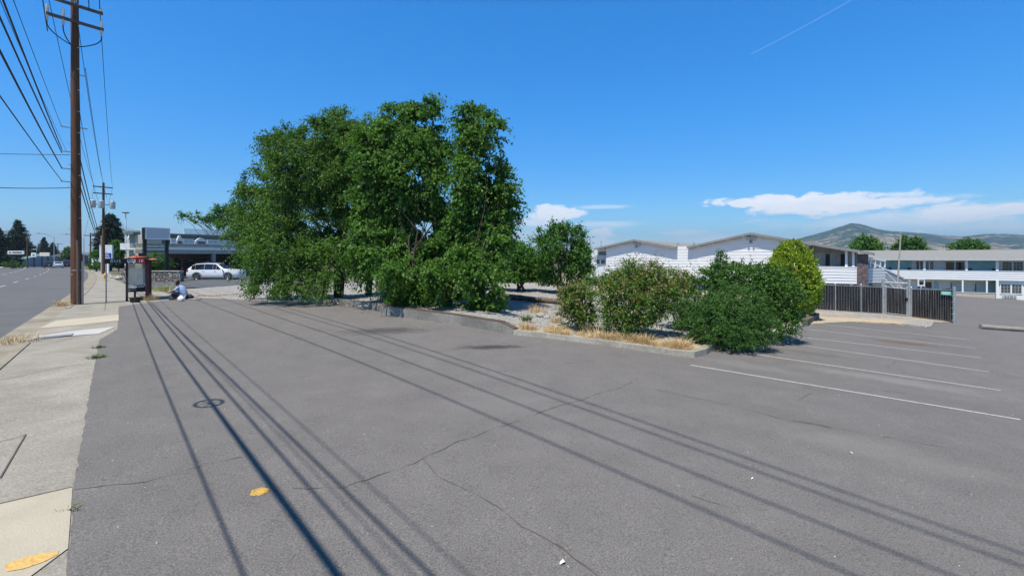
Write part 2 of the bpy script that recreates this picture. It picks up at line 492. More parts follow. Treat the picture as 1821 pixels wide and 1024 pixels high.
def mth(op, a, b=None, c=None):
    n = nt.nodes.new('ShaderNodeMath'); n.operation = op
    for i, x in enumerate((a, b, c)):
        if x is None: continue
        if isinstance(x, (int, float)): n.inputs[i].default_value = x
        else: nt.links.new(x, n.inputs[i])
    return n.outputs[0]
az = mth('ARCTAN2', sp.outputs[0], sp.outputs[1])
hyp = mth('SQRT', mth('ADD', mth('MULTIPLY', sp.outputs[0], sp.outputs[0]), mth('MULTIPLY', sp.outputs[1], sp.outputs[1])))
el = mth('ARCTAN2', sp.outputs[2], hyp)
cmb = nt.nodes.new('ShaderNodeCombineXYZ'); nt.links.new(az, cmb.inputs[0]); nt.links.new(el, cmb.inputs[1])
def cn(scale, sx, sy, detail=8, rough=0.6, off=0.0, dist=0.0):
    mp = nt.nodes.new('ShaderNodeMapping'); mp.inputs['Scale'].default_value = (sx, sy, 1); mp.inputs['Location'].default_value = (off, off * .7, 0)
    nt.links.new(cmb.outputs[0], mp.inputs[0]); return noise(nt, mp.outputs[0], scale, detail, rough, dist)
n1 = cn(1.0, 22, 60, 9, .6, 0, .4); n2 = cn(1.0, 9, 42, 8, .55, 3.1, .8); n3 = cn(1.0, 60, 130, 6, .6, 1.2)
def azel(u, v):
    x = (u - U0) / F; z = (V0 - v) / F
    return math.atan2(x, 1), math.atan2(z, math.hypot(x, 1))
def blob(u, v, hu, hv, nz, amp, soft=0.5):
    a, e = azel(u, v); a2, _ = azel(u + hu, v); _, e2 = azel(u, v - hv)
    dx = mth('DIVIDE', mth('SUBTRACT', az, a), abs(a2 - a)); dy = mth('DIVIDE', mth('SUBTRACT', el, e), abs(e2 - e))
    d = mth('SQRT', mth('ADD', mth('MULTIPLY', dx, dx), mth('MULTIPLY', dy, dy)))
    d = mth('MULTIPLY_ADD', mth('SUBTRACT', nz, 0.5), amp, d)
    r = nt.nodes.new('ShaderNodeMapRange'); r.interpolation_type = 'SMOOTHSTEP'
    nt.links.new(d, r.inputs[0]); r.inputs[1].default_value = 1.05; r.inputs[2].default_value = 1.05 - soft; r.inputs[3].default_value = 0; r.inputs[4].default_value = 1
    return r.outputs[0]
clouds = [(1480, 366, 215, 19, n1, 2.2, .5, 1.0), (1400, 358, 150, 14, n1, 2.2, .35, 1.0), (1495, 356, 50, 11, n3, 1.6, .3, .9), (1650, 385, 230, 30, n2, 2.4, .9, .75),
          (1790, 372, 60, 13, n1, 1.8, .4, .95), (1700, 378, 190, 20, n1, 2.2, .5, .92), (1560, 395, 330, 26, n2, 2.6, 1.0, .55), (990, 380, 55, 17, n1, 2.0, .4, .95), (960, 396, 48, 9, n3, 1.8, .4, .8),
          (1075, 368, 60, 5, n2, 1.6, .8, .45), (1080, 399, 80, 8, n2, 1.6, .9, .55), (1070, 415, 26, 12, n3, 1.7, .5, .8), (1060, 432, 40, 12, n3, 1.8, .7, .65),
          (1220, 414, 50, 8, n2, 1.8, .8, .5), (1290, 424, 110, 12, n2, 1.8, .9, .5), (1633, 412, 16, 5, n3, 1.4, .5, .7), (940, 415, 90, 26, n2, 2.2, 1.0, .5), (1760, 405, 160, 16, n2, 2.0, 1.0, .5)]
tot = None
for (u, v, a, b_, nz, am, so_, op) in clouds:
    m_ = mth('MULTIPLY', blob(u, v, a, b_, nz, am, so_), op)
    tot = m_ if tot is None else mth('MAXIMUM', tot, m_)
# the vapour trail: a thin bright line in the sky
(a0, e0), (a1, e1) = azel(1335, 97), azel(1520, -3)
L_ = math.hypot(a1 - a0, e1 - e0); ux, uy = (a1 - a0) / L_, (e1 - e0) / L_
rx = mth('SUBTRACT', az, a0); ry = mth('SUBTRACT', el, e0)
along = mth('ADD', mth('MULTIPLY', rx, ux), mth('MULTIPLY', ry, uy)); across = mth('ABSOLUTE', mth('SUBTRACT', mth('MULTIPLY', rx, uy), mth('MULTIPLY', ry, ux)))
r = nt.nodes.new('ShaderNodeMapRange'); r.interpolation_type = 'SMOOTHSTEP'; nt.links.new(across, r.inputs[0]); r.inputs[1].default_value = .0014; r.inputs[2].default_value = 0.0001; r.inputs[3].default_value = 0; r.inputs[4].default_value = .12
inside = mth('MULTIPLY', mth('GREATER_THAN', along, 0), mth('LESS_THAN', along, 0.6))
trail = mth('MULTIPLY', mth('MULTIPLY', r.outputs[0], inside), mth('MULTIPLY_ADD', n3, .8, .45))
tot = mth('MAXIMUM', tot, trail)
shade = ramp(nt, n1, .3, .75, (CLOUD * .8, CLOUD * .88, CLOUD * .98), (CLOUD, CLOUD, CLOUD))
tint = nt.nodes.new('ShaderNodeValToRGB'); nt.links.new(mth('MULTIPLY', el, 2 / math.pi), tint.inputs[0])
cr = tint.color_ramp
for i, (deg, c_) in enumerate(((0, (.5, .58, .6)), (3, (.44, .58, .62)), (8.4, (.34, .58, .66)), (17, (.23, .68, .77)), (27, (.17, .76, .84)), (48, (.3, .36, .28)), (90, (.33, .35, .26)))):
    e_ = cr.elements[i] if i < 2 else cr.elements.new(deg / 90)
    e_.position = deg / 90; e_.color = (*c_, 1)
cc = mixc(nt, mixc(nt, hs.outputs[0], tint.outputs[0], 1.0, 'MULTIPLY'), shade, tot)
nt.links.new(cc, bg.inputs['Color'])
# ------------------------------------------------------------------ palette
wood_bark = M('bark', (0.055, 0.042, 0.033), .95, .35, 8, .8, 30, stretch=(1, 1, .25))
white_paint = M('white_paint', (0.7, 0.71, 0.72), .55, .04, 1.2, .05, 60)
white_trim = M('white_trim', (0.8, 0.8, 0.8), .5, .04, 3)
dark_glass = M('dark_glass', (0.012, 0.016, 0.02), .06, .3, .7, spec=.8)
dim_glass = M('curtained_glass', (0.07, 0.08, 0.085), .1, .4, 1.3, spec=.7)
black_metal = M('black_metal', (0.012, 0.012, 0.013), .5, .3, 4)
galv = M('galvanised_steel', (0.48, 0.5, 0.5), .42, .2, 9, .05, 60, metal=.7)
roof_grey = M('roof_shingle', (0.25, 0.25, 0.24), .9, .2, 6, .4, 35)
straw = M('dry_grass', (0.58, 0.42, 0.21), .9, .35, 14)
weed = M('green_weed', (0.1, 0.16, 0.04), .8, .4, 14)
tie_wood = M('weathered_timber', (0.13, 0.105, 0.085), .95, .4, 5, .8, 25, stretch=(.4, 3, 3), dirt=(.25, .22, .18))

# ------------------------------------------------------------------ ground, paving
gx = np.concatenate([-np.geomspace(6000, 45, 26), np.arange(-42, 80.1, 1.5), np.geomspace(84, 6000, 26)])
gy = np.concatenate([-np.geomspace(1500, 22, 14), np.arange(-20, 90.1, 1.5), np.geomspace(94, 6500, 30)])
vs = [(x, y, g(x, y) - 0.07) for y in gy for x in gx]; nx = len(gx)
fs = [(j * nx + i, j * nx + i + 1, (j + 1) * nx + i + 1, (j + 1) * nx + i) for j in range(len(gy) - 1) for i in range(nx - 1)]
me = bpy.data.meshes.new('ground'); me.from_pydata(vs, [], fs)
m, nt_, b = newmat('dry_earth'); vec = coords(nt_)
c = ramp(nt_, noise(nt_, vec, .05, 8, .65), .35, .65, (.2, .16, .1), (.11, .12, .06))
c = mixc(nt_, c, ramp(nt_, noise(nt_, vec, 9, 5, .7), .3, .7, (.6, .6, .6), (1.3, 1.3, 1.3)), .7, 'MULTIPLY')
nt_.links.new(c, b.inputs['Base Color']); b.inputs['Roughness'].default_value = .95
me.materials.append(m); tag(link('ground', me), kind='structure')

def wob(pts, amp=.03, step=.35):
    """a worn edge: the polyline cut into short pieces that wander a little"""
    out = []
    for a, b in zip(pts[:-1], pts[1:]):
        L = math.hypot(b[0] - a[0], b[1] - a[1]); n = max(1, int(L / step))
        for i in range(n):
            t = i / n; e = amp if 0 < i else 0
            out.append((a[0] + (b[0] - a[0]) * t + random.uniform(-e, e), a[1] + (b[1] - a[1]) * t + random.uniform(-e, e)))
    out.append(pts[-1]); return out

stain = lambda u, v, ru, rv, col, amt, ang=0.0: (G(u, v).x, G(u, v).y, ru, rv, ang, col, amt)
lot_mat = asphalt('lot_asphalt', ASPH, .85, [
    stain(690, 588, 1.5, .8, (.05, .05, .052), .7, .3), stain(868, 617, 1.1, .35, (.04, .04, .042), .85, .3), stain(1610, 610, 1.3, .55, (.14, .085, .045), .75, -.5),
    stain(1440, 628, 1.6, .35, (.09, .09, .09), .4, -.55), stain(1580, 675, 2.2, .5, (.24, .235, .225), .6, -.6), stain(1330, 650, 1.4, .5, (.22, .215, .205), .5, -.6),
    stain(1400, 740, 2.2, .5, (.12, .118, .115), .3, -.5), stain(900, 720, 1.2, .7, (.2, .198, .19), .4, .4), stain(1560, 800, 1.6, .6, (.22, .22, .2), .35, -.6)])
road_mat = asphalt('road_asphalt', ROAD, .3, tone=.1, warm=(.97, 1.0, 1.03))
walk_mat = concrete('sidewalk_concrete', (.36, .34, .3), 42, .85, .3)
slab_mat = concrete('new_concrete', (.5, .455, .365), 60, .25, .15)
gutter_mat = concrete('gutter_concrete', (.34, .31, .25), 30, .6, .4)
ramp_mat = concrete('ramp_concrete', (.52, .52, .51), 50, .25, .15)

# the car park: one sheet from the pavement seam to the motel
seam = [G2(118, 1024), G2(131, 868), G2(147, 770), G2(160, 690), G2(170, 640), G2(177, 604), G2(209, 585), G2(211, 545)]
seam = [(-1.45, -1.6), (-2.45, 1.7)] + seam
lot_poly = wob(seam, .01, .1) + [G2(300, 533), G2(345, 529), (-14.0, 30), (0, 34), (6, 46), (44, 64), (110, 30), (60, -12), (2, -12)]
tag(sheet('car_park', lot_poly, lot_mat, 0, 1.0), kind='structure')
# the road
L_ = [SN(s, -14.7) for s in list(range(-40, 60, 10)) + list(range(60, 400, 12))]; R_ = [SN(s, -2.55) for s in list(range(-40, 60, 10)) + list(range(60, 400, 12))]
tag(sheet('road', [(p.x, p.y) for p in L_] + [(p.x, p.y) for p in R_[::-1]], road_mat, -.03, 3.0), kind='structure')
# gutter pan and the pavement behind it
ss = list(range(-12, 40, 2)) + list(range(40, 130, 6))
tag(sheet('gutter', wob([(p.x, p.y) for p in [SN(s, -2.56) for s in ss]], .02, 1) + [(p.x, p.y) for p in [SN(s, -1.95) for s in ss[::-1]]], gutter_mat, -.02, 2.0), kind='structure')
lft = [SN(s, -1.96) for s in ss]
right = [G2(205, 497), G2(222, 505), G2(258, 512), G2(300, 522), G2(300, 533.5)]
tag(sheet('sidewalk', [(p.x, p.y) for p in lft] + [(SN(126, -.3).x, SN(126, -.3).y), (SN(90, -.2).x, SN(90, -.2).y)] + right + [(x + .12, y + .09) for x, y in seam[::-1]], walk_mat, -.004, 1.5), kind='structure')
for s0, s1 in ((3, 17.5), (27, 100)):
    q = [SN(s, -1.98) for s in np.arange(s0, s1, 1.5)] + [SN(s, -1.82) for s in np.arange(s0, s1, 1.5)[::-1]]
    tag(sheet('kerb', [(p.x, p.y) for p in q], gutter_mat, .018, 2.0, .04), kind='structure')
# slabs and bands set in the pavement
def band(name, pts, mat, dz, kind='structure'): return tag(sheet(name, [G2(*p) for p in pts], mat, dz, .6), kind=kind)
band('smooth_slab', [(-160, 928), (0, 896), (129, 866), (121, 975), (55, 1024), (-40, 1060), (-220, 1060)], slab_mat, .004)
band('pale_band', [(68, 584), (100, 570), (211, 559), (211, 570), (150, 577)], slab_mat, .004)
band('ramp_strip', [(46, 606), (62, 599), (120, 590), (206, 581), (175, 594), (130, 597)], ramp_mat, .008)
grate = thing('drain_grate', 'long dark slotted drain grate set in the pale strip across the pavement', 'drain grate', G(95, 598.5, .014))
o0 = grate.location.copy(); q = [G(58, 603, .014) - o0, G(66, 599, .014) - o0, G(131, 592.5, .014) - o0, G(128, 596.5, .014) - o0]
mb = MB(); mb.prism(q, (0, 0, .004))
mb.build('plate', M('grate_iron', (.11, .115, .13), .6, .2, 9), grate)
mb = MB()
for i in range(1, 24):
    a = q[0].lerp(q[3], i / 24); b2 = q[1].lerp(q[2], i / 24); mb.beam(a.lerp(b2, .1) + Vector((0, 0, .008)), a.lerp(b2, .9) + Vector((0, 0, .008)), .05, .006)
mb.build('slot_bars', M('grate_bars', (.3, .3, .31), .5, .2, 9), grate)
# joints in the pavement
mj = M('joint_dirt', (.12, .105, .085), .95, .3, 8)  # dark dirt colour of the joint lines themselves
def strip(name, px, w_, mat, dz, jit=0.0, step=.12, zf=None):
    """a thin line laid on the ground along pixel-measured points, w_ metres wide"""
    pts = [G(*p) for p in px]; fine = []
    for a, b in zip(pts[:-1], pts[1:]):
        n = max(1, int((b - a).length / step))
        for i in range(n): fine.append(a.lerp(b, i / n))
    fine.append(pts[-1]); vs, fs = [], []
    ox = oy = 0.0
    for i, p in enumerate(fine):
        d = (fine[min(i + 1, len(fine) - 1)] - fine[max(i - 1, 0)]); d.z = 0; d.normalize(); s = Vector((-d.y, d.x, 0))
        if jit: ox = ox * .8 + random.gauss(0, jit)
        c = p + s * ox; ww = w_ * (random.choice([0, .2, .5, .8, 1, 1.2]) if jit else 1)
        for sg in (-1, 1):
            q = c + s * sg * ww * .5; vs.append((q.x, q.y, g(q.x, q.y) + dz))
    fs = [(2 * i, 2 * i + 1, 2 * i + 3, 2 * i + 2) for i in range(len(fine) - 1)]
    return vs, fs
def strips(name, lst, mat, dz, kind, jit=0.0):
    mb = MB()
    for px, w_ in lst: mb.add(*strip(name, px, w_, mat, dz, jit))
    return tag(mb.build(name, mat, recalc=False), kind=kind)
strips('pavement_joint', [([(-60, 690), (120, 650), (165, 648)], .012), ([(-40, 795), (40, 775), (46, 772)], .012), ([(46, 772), (0, 850)], .012), ([(-40, 905), (129, 866)], .02), ([(190, 520), (186, 552)], .015), ([(145, 531), (192, 529)], .015)], mj, .006, 'structure')
# cracks in the asphalt
crack_mat = M('crack_grit', (.115, .11, .1), .95, .4, 9)
strips('crack', [([(130, 872), (260, 858), (350, 830), (430, 812)], .012), ([(520, 868), (610, 868), (700, 840), (750, 815), (860, 770), (960, 735), (1050, 705), (1100, 690), (1140, 672)], .016),
                 ([(750, 818), (800, 856), (860, 890), (930, 935), (1000, 975), (1050, 1010), (1080, 1030)], .018), ([(300, 690), (420, 684), (560, 668), (640, 660)], .01), ([(1426, 685), (1436, 694), (1420, 712)], .016),
                 ([(1395, 745), (1440, 752), (1480, 762)], .02), ([(1150, 690), (1260, 712), (1330, 728), (1400, 748), (1560, 775), (1720, 800)], .012), ([(1590, 640), (1580, 655)], .02), ([(1570, 695), (1610, 700)], .02),
                 ([(640, 590), (690, 583), (730, 590)], .03), ([(1068, 674), (1084, 671), (1096, 676)], .02), ([(870, 612), (900, 610), (935, 606)], .02), ([(1230, 880), (1300, 900), (1400, 925), (1500, 960)], .008), ([(880, 660), (960, 655), (1060, 640)], .008)], crack_mat, .004, 'structure', .02)
# painted bays
paint_white = M('worn_white_paint', (.44, .44, .425), .85, .35, 26, dirt=(.2, .19, .18))
for a, b in (((1228, 649), (1815, 746)), ((1302, 624), (1780, 694)), ((1385, 608), (1758, 661)), ((1412, 598), (1745, 636)), ((1440, 586), (1737, 619)), ((1466, 577), (1725, 604))):
    strips('bay_line', [([a, b], .072)], paint_white, .004, 'structure')
# road lane marks
mb = MB()
for s0 in range(6, 220, 9):
    a, b = SN(s0, -7.1 if s0 < 60 else -7.3), SN(s0 + 3.2, -7.1 if s0 < 60 else -7.3); d = (b - a).normalized(); s = Vector((-d.y, d.x, 0)) * .07
    mb.add([Vector((q.x, q.y, g(q.x, q.y) - .024)) for q in (a - s, a + s, b + s, b - s)], [(0, 1, 2, 3)])
tag(mb.build('lane_marking', paint_white, recalc=False), kind='structure')
mb = MB()
for s0 in range(0, 260, 3):
    a, b = SN(s0, -11.0), SN(s0 + 3, -11.0); d = (b - a).normalized(); s = Vector((-d.y, d.x, 0)) * .06
    if s0 % 9 < 4: mb.add([Vector((q.x, q.y, g(q.x, q.y) - .024)) for q in (a - s, a + s, b + s, b - s)], [(0, 1, 2, 3)])
tag(mb.build('far_lane_marking', paint_white, recalc=False), kind='structure')
# far kerb and verge across the road
tag(sheet('far_kerb', [(p.x, p.y) for p in [SN(s, -14.65) for s in range(20, 330, 10)]] + [(p.x, p.y) for p in [SN(s, -16.4) for s in range(320, 10, -10)]], slab_mat, .09, 4.0, .15), kind='structure')
# driveway of the inn
tag(sheet('driveway', [G2(222, 503.5), G2(262, 512), G2(345, 511), G2(440, 510), (-20, 60), (-30, 70), (-50, 70), (-46, 56)], asphalt('driveway_asphalt', ROAD * .85, .3, tone=.08, warm=(.95, 1, 1.06)), -.012, 2.0), kind='structure')
strips('driveway_line', [([(223, 505), (262, 516)], .12)], paint_white, .004, 'structure')

# the planting bed: raised gravel and dry grass behind the kerb and the low wall
def dzI(x, y):
    return .02 + .06 * sstep(-10, -7, x) + .17 * sstep(-8.5, -6, x) * (1 - sstep(-1.2, .5, x)) + .02 * math.sin(x * 2.3) * math.sin(y * 1.9) * .5
wall_px = [(560, 540.5), (600, 542), (676, 551.5), (681, 559.5), (705, 562), (808, 577), (890, 590.5), (914, 594.5)]
kerb_px = [(914, 594.5), (1000, 604), (1100, 617), (1200, 632), (1233, 635.5), (1254, 630), (1270, 617.5), (1330, 604), (1395, 594), (1432, 580)]
strip_px = [(1440, 577), (1520, 573), (1600, 577), (1655, 583), (1661, 574), (1690, 574)]
ib = [G2(300, 533), G2(345, 529), G2(430, 533), G2(520, 539)] + [G2(*p) for p in wall_px] + [G2(*p) for p in kerb_px[1:]] + [G2(*p) for p in strip_px] + [(21.5, 26.2), (20, 31), (17, 40), (10, 46), (0, 50), (-12, 46), (-20, 42.5), G2(350, 513), G2(300, 517)]
zfun = lambda x, y: dzI(x, y) if x < 9.5 else .04
bed_mat = gravelmat('bed_gravel')
bed = sheet('planting_bed', ib, bed_mat, 0, .6, .12, zfun); tag(bed, kind='structure')
edge_pts = [G(*p) for p in [(335, 529), (430, 533), (520, 539)] + wall_px[4:] + kerb_px[1:8] + [(1455, 568), (1560, 572)]]
at = bed.data.attributes.new('straw', 'FLOAT', 'POINT')
val = []
for v in bed.data.vertices:
    d = min(((v.co.x - a.x) * (v.co.x - a.x) + (v.co.y - a.y) ** 2) ** .5 if (b_ - a).length < .01 else
            (lambda t: math.hypot(a.x + (b_.x - a.x) * t - v.co.x, a.y + (b_.y - a.y) * t - v.co.y))(max(0, min(1, ((v.co.x - a.x) * (b_.x - a.x) + (v.co.y - a.y) * (b_.y - a.y)) / max(1e-6, (b_ - a).to_2d().length_squared))))
            for a, b_ in zip(edge_pts[:-1], edge_pts[1:]))
    val.append(.27 * (1 - sstep(.25, 1.5, d)) + (.16 if v.co.y > 30 and v.co.x > -8 else 0) + (.17 if v.co.x > 12 else 0) - .04)
at.data.foreach_set('value', val)

def wallrun(name, px, hts, w_, mat, parent=None, inset=0.0, capm=None):
    """a low wall or kerb standing on the ground along measured points; hts: height at each point"""
    pts = [G(*p) for p in px]; n = len(pts); out = []
    for i, p in enumerate(pts):
        d0 = (pts[i] - pts[max(i - 1, 0)]); d1 = (pts[min(i + 1, n - 1)] - pts[i]); d0.z = d1.z = 0
        if d0.length < 1e-6: d0 = d1
        if d1.length < 1e-6: d1 = d0
        d = (d0.normalized() + d1.normalized()).normalized(); out.append(Vector((-d.y, d.x, 0)))
    vs = []; fs = []
    for p, s, h in zip(pts, out, hts):
        a = p - s * .06; b = p + s * w_; ia = p - s * .03
        vs += [Vector((a.x, a.y, g(a.x, a.y) - .1)), Vector((ia.x, ia.y, g(a.x, a.y) + h)), Vector((b.x, b.y, g(b.x, b.y) + h)), Vector((b.x, b.y, g(b.x, b.y) - .1))]
    for i in range(n - 1):
        for k in range(3): fs.append((4 * i + k, 4 * i + 4 + k, 4 * i + 5 + k, 4 * i + 1 + k))
    fs += [(0, 1, 2, 3), (4 * n - 4, 4 * n - 1, 4 * n - 2, 4 * n - 3)]
    mb = MB(); mb.add(vs, fs); return mb.build(name, mat, parent)
wall_mat = concrete('aggregate_wall', (.27, .26, .24), 26, 1.0, .45)
kerb_mat = concrete('old_kerb', (.4, .375, .32), 22, .8, .45)
hw = [.25, .26, .28, .31, .3, .3, .28, .13]
rw = thing('retaining_wall', 'low pebbled concrete retaining wall that bends round the tall trees and ramps down to the kerb', 'retaining wall')
wallrun('wall', wall_px, hw, .18, wall_mat, rw)
pts = [G(*p) for p in wall_px[2:]]
mb = MB()
for (a, b, ha, hb) in zip(pts[:-1], pts[1:], hw[2:-1], hw[3:]):
    d = (b - a).normalized(); s = Vector((-d.y, d.x, 0)) * .1
    mb.beam(a + s + Vector((0, 0, ha + .018)), b + s + Vector((0, 0, hb + .018)), .2, .03)
mb.build('cap', M('dark_wall_cap', (.1, .075, .06), .9, .4, 8), rw)
kk = wallrun('kerb', kerb_px, [.13, .12, .12, .13, .14, .14, .13, .12, .12, .12], .16, kerb_mat); tag(kk, kind='structure')
# ------------------------------------------------------------------ trees and shrubs of the bed
pear_m = leafmat('pear_leaf', (.028, .075, .014), (.16, .3, .055), trans=.36, nscale=1.6, rough=.5)
elm_m = leafmat('elm_leaf', (.028, .072, .016), (.165, .285, .055), trans=.34, nscale=.6, rough=.5)
lite_m = leafmat('light_green_leaf', (.045, .12, .02), (.13, .27, .05), trans=.35)
mid_m = leafmat('mid_green_leaf', (.03, .09, .018), (.12, .25, .045), trans=.3)
abelia_m = leafmat('abelia_leaf', (.04, .095, .02), (.17, .29, .055), tip=(.38, .29, .12), trans=.3, tipamt=.1, nscale=2)
abelia_top_m = leafmat('abelia_tip', (.1, .13, .035), (.25, .27, .08), tip=(.4, .27, .16), trans=.3, tipamt=.35, nscale=2)
juni_m = leafmat('juniper_needle', (.03, .09, .022), (.11, .22, .05), trans=.15, nscale=1.6, rough=.55)
laurel_m = leafmat('privet_leaf', (.03, .085, .018), (.13, .25, .05), trans=.22, nscale=1.8)
gold_m = leafmat('golden_arborvitae_leaf', (.08, .16, .014), (.29, .4, .035), tip=(.48, .55, .06), trans=.25, tipamt=.3, nscale=1.3, rough=.6)
spire_m = leafmat('dark_conifer_needle', (.012, .042, .018), (.04, .1, .035), trans=.1, rough=.6)
far_m = leafmat('far_conifer_needle', (.01, .028, .016), (.03, .065, .03), trans=.05, rough=.7)

def ground_at(u, v): return G(u, v)
def base_at(u, Y, dz=0.1):
    x = (u - U0) / F * Y; return Vector((x, Y, g(x, Y) + dz))

b0 = base_at(600, 24.2, .2)
tree('elm_tree', 'broad drooping elm whose fine-leaved boughs sweep down to the asphalt, nearest the bus shelter', 'tree', b0,
     lobe_px(b0, 23.0, [(535, 300, 62, 58), (598, 246, 38, 48), (490, 268, 30, 36), (468, 370, 44, 56), (560, 390, 70, 80), (622, 330, 42, 90), (505, 440, 76, 56, -.6), (460, 466, 28, 40, -.8), (478, 505, 36, 26, -1.6), (540, 508, 56, 24, -2.0), (447, 392, 26, 32, 0), (500, 340, 40, 40, -.6), (560, 245, 40, 42), (618, 262, 40, 56), (580, 320, 50, 60),
                        (576, 222, 24, 26), (505, 247, 34, 28), (445, 352, 28, 34), (436, 420, 22, 40), (612, 214, 20, 22), (560, 470, 56, 50, -1.2), (480, 330, 36, 40), (550, 240, 26, 30)]),
     elm_m, wood_bark, 760, 16, 13, .66, .11, .2, stems=2, limbs=10, droop=.35, up=.05, hang=.55, aspect=.48, zmin=0, outb=.75, q0=.3)
b1 = base_at(655, 25.5, .2)
tree('elm_tree', 'fine-leaved elm with rounded top wedged between the sweeping elm and the tall pear', 'tree', b1,
     lobe_px(b1, 25.0, [(648, 256, 38, 48), (672, 240, 30, 36), (640, 340, 45, 70), (668, 400, 50, 80), (650, 470, 45, 40), (676, 242, 24, 30), (668, 310, 34, 60), (672, 370, 34, 60)]),
     elm_m, wood_bark, 300, 16, 13, .6, .11, .18, stems=1, droop=.3, up=.1, hang=.5, aspect=.5, zmin=0, q0=.3)
b2 = base_at(722, 20.6, .2)
tree('pear_tree', 'tallest pear tree with large glossy leaves behind the pebbled wall', 'tree', b2,
     lobe_px(b2, 20.4, [(702, 232, 38, 42), (752, 232, 40, 50), (786, 290, 24, 46), (668, 262, 30, 44), (740, 488, 60, 26, -3.3), (806, 500, 46, 22, -3.5), (700, 500, 34, 22, -3), (695, 272, 42, 52), (738, 310, 60, 66), (688, 372, 58, 66), (750, 415, 62, 62), (662, 320, 30, 74), (692, 455, 62, 42, -1), (762, 462, 45, 40, -1), (776, 345, 26, 50), (770, 200, 17, 30),
                        (735, 205, 18, 26), (640, 430, 34, 40, -.8), (712, 208, 20, 22), (720, 500, 46, 26, -.4), (760, 505, 36, 24)]),
     pear_m, wood_bark, 620, 15, 13, .56, .125, .17, stems=2, limbs=10, droop=.25, up=.2, hang=.6, aspect=.6, zmin=0, q0=.35)
b3 = base_at(846, 19.2, .2)
tree('pear_tree', 'narrower pear tree with a split top at the right end of the tall trees', 'tree', b3,
     lobe_px(b3, 19.0, [(846, 222, 33, 34), (872, 236, 26, 20), (896, 335, 18, 34), (892, 405, 22, 34), (850, 492, 42, 22, -2.4), (838, 268, 28, 42), (826, 320, 24, 44), (882, 325, 34, 32), (850, 372, 44, 46), (900, 372, 24, 28), (888, 298, 18, 16), (818, 418, 38, 52), (872, 424, 36, 46), (842, 470, 50, 34, -.6), (890, 452, 22, 24), (806, 470, 30, 30),
                        (842, 196, 13, 12)]),
     pear_m, wood_bark, 460, 15, 13, .48, .122, .13, stems=2, limbs=9, droop=.25, up=.25, hang=.6, aspect=.6, zmin=0, q0=.35)
b4 = ground_at(866, 560) + Vector((0, 0, .1)); b4 = base_at(866, 17.4, .2)
t = thing('pear_sucker', 'knee-high leafy sucker clump hugging the gravel at the foot of the split-top pear', 'shrub', b4)
foliage('leafage', lobe_px(b4, 17.4, [(866, 536, 28, 20, 0), (860, 552, 24, 12, -.1), (868, 515, 18, 16, .1)]), pear_m, t, 70, 8, 8, .26, .13, .6, hang=.5, zmin=0)
b5 = base_at(760, 18.6, .2)
t = thing('pear_sucker', 'dark low shoots spilling over the shaded stretch of the pebbled wall', 'shrub', b5)
foliage('leafage', lobe_px(b5, 18.7, [(740, 525, 40, 26, 0), (790, 530, 34, 24, -.1), (715, 535, 26, 16, .3)]), pear_m, t, 110, 8, 8, .3, .13, .6, hang=.5, zmin=0)
bw = base_at(700, 18.2, .2)
t = thing('wall_weed', 'bright green broadleaf weed growing in the bend of the pebbled wall', 'weed', bw)
foliage('leafage', lobe_px(bw, 18.2, [(700, 537, 14, 10, 0)]), lite_m, t, 22, 7, 8, .18, .09, .6, hang=.1, zmin=0)

bE = base_at(925, 29, .1)
tree('ornamental_tree', 'bright loose-crowned tree standing half behind the split-top pear', 'tree', bE,
     lobe_px(bE, 29, [(928, 462, 30, 36), (905, 470, 26, 40), (945, 480, 22, 30), (900, 500, 34, 24), (880, 480, 26, 40), (935, 505, 28, 18)]),
     lite_m, wood_bark, 420, 8, 9, .5, .13, .09, stems=3, droop=.1, up=.35, hang=.25, zmin=.5, q0=.3)
bF = base_at(1003, 28.5, .1)
tree('ornamental_tree', 'dense multi-stemmed tree with upright shoots behind the log edging', 'tree', bF,
     lobe_px(bF, 28.5, [(1005, 440, 38, 40), (972, 445, 20, 36), (1035, 465, 20, 40), (1000, 480, 50, 36), (965, 490, 18, 26), (1028, 425, 18, 22), (960, 420, 8, 18), (985, 416, 12, 18), (1010, 410, 16, 14), (1042, 490, 14, 26)]),
     mid_m, wood_bark, 400, 8, 8, .45, .13, .08, stems=5, droop=.05, up=.5, hang=.25, zmin=.35, q0=.3)

def shrub(name, label, base, lobes, mats, nclump, twigs, k, tl, leaf, cat='shrub', stems=6, group=None, topmat=None, topn=0, **kw):
    t = thing(name, label, cat, base, 0, group)
    foliage('leafage', lobes, mats, t, nclump, twigs, k, tl, leaf, zmin=0, **kw)
    if topn:
        up_l = [((l[0][0], l[0][1], l[0][2] + l[1][2] * .55), (l[1][0] * .9, l[1][1] * .9, l[1][2] * .6)) for l in lobes if l[0][2] + l[1][2] > .6 * max(q[0][2] + q[1][2] for q in lobes)]
        foliage('young_shoots', up_l, topmat, t, topn, 5, 10, tl * 1.5, leaf * .8, up=.9, outb=.5, hang=.1, droop=.2)
    mb = MB()
    for _ in range(stems):
        l = random.choice(lobes); limb(mb, (random.uniform(-.15, .15), random.uniform(-.15, .15), -.1), Vector(l[0]) + Vector((random.uniform(-.3, .3) * l[1][0], random.uniform(-.3, .3) * l[1][1], random.uniform(-.2, .8) * l[1][2])), .018, .006, .2, 6, 5)
    mb.build('stems', wood_bark, t)
    return t
def hgt(u, v, Y): return base_at(u, Y, .1)
b = base_at(1028, 14.3, .1)
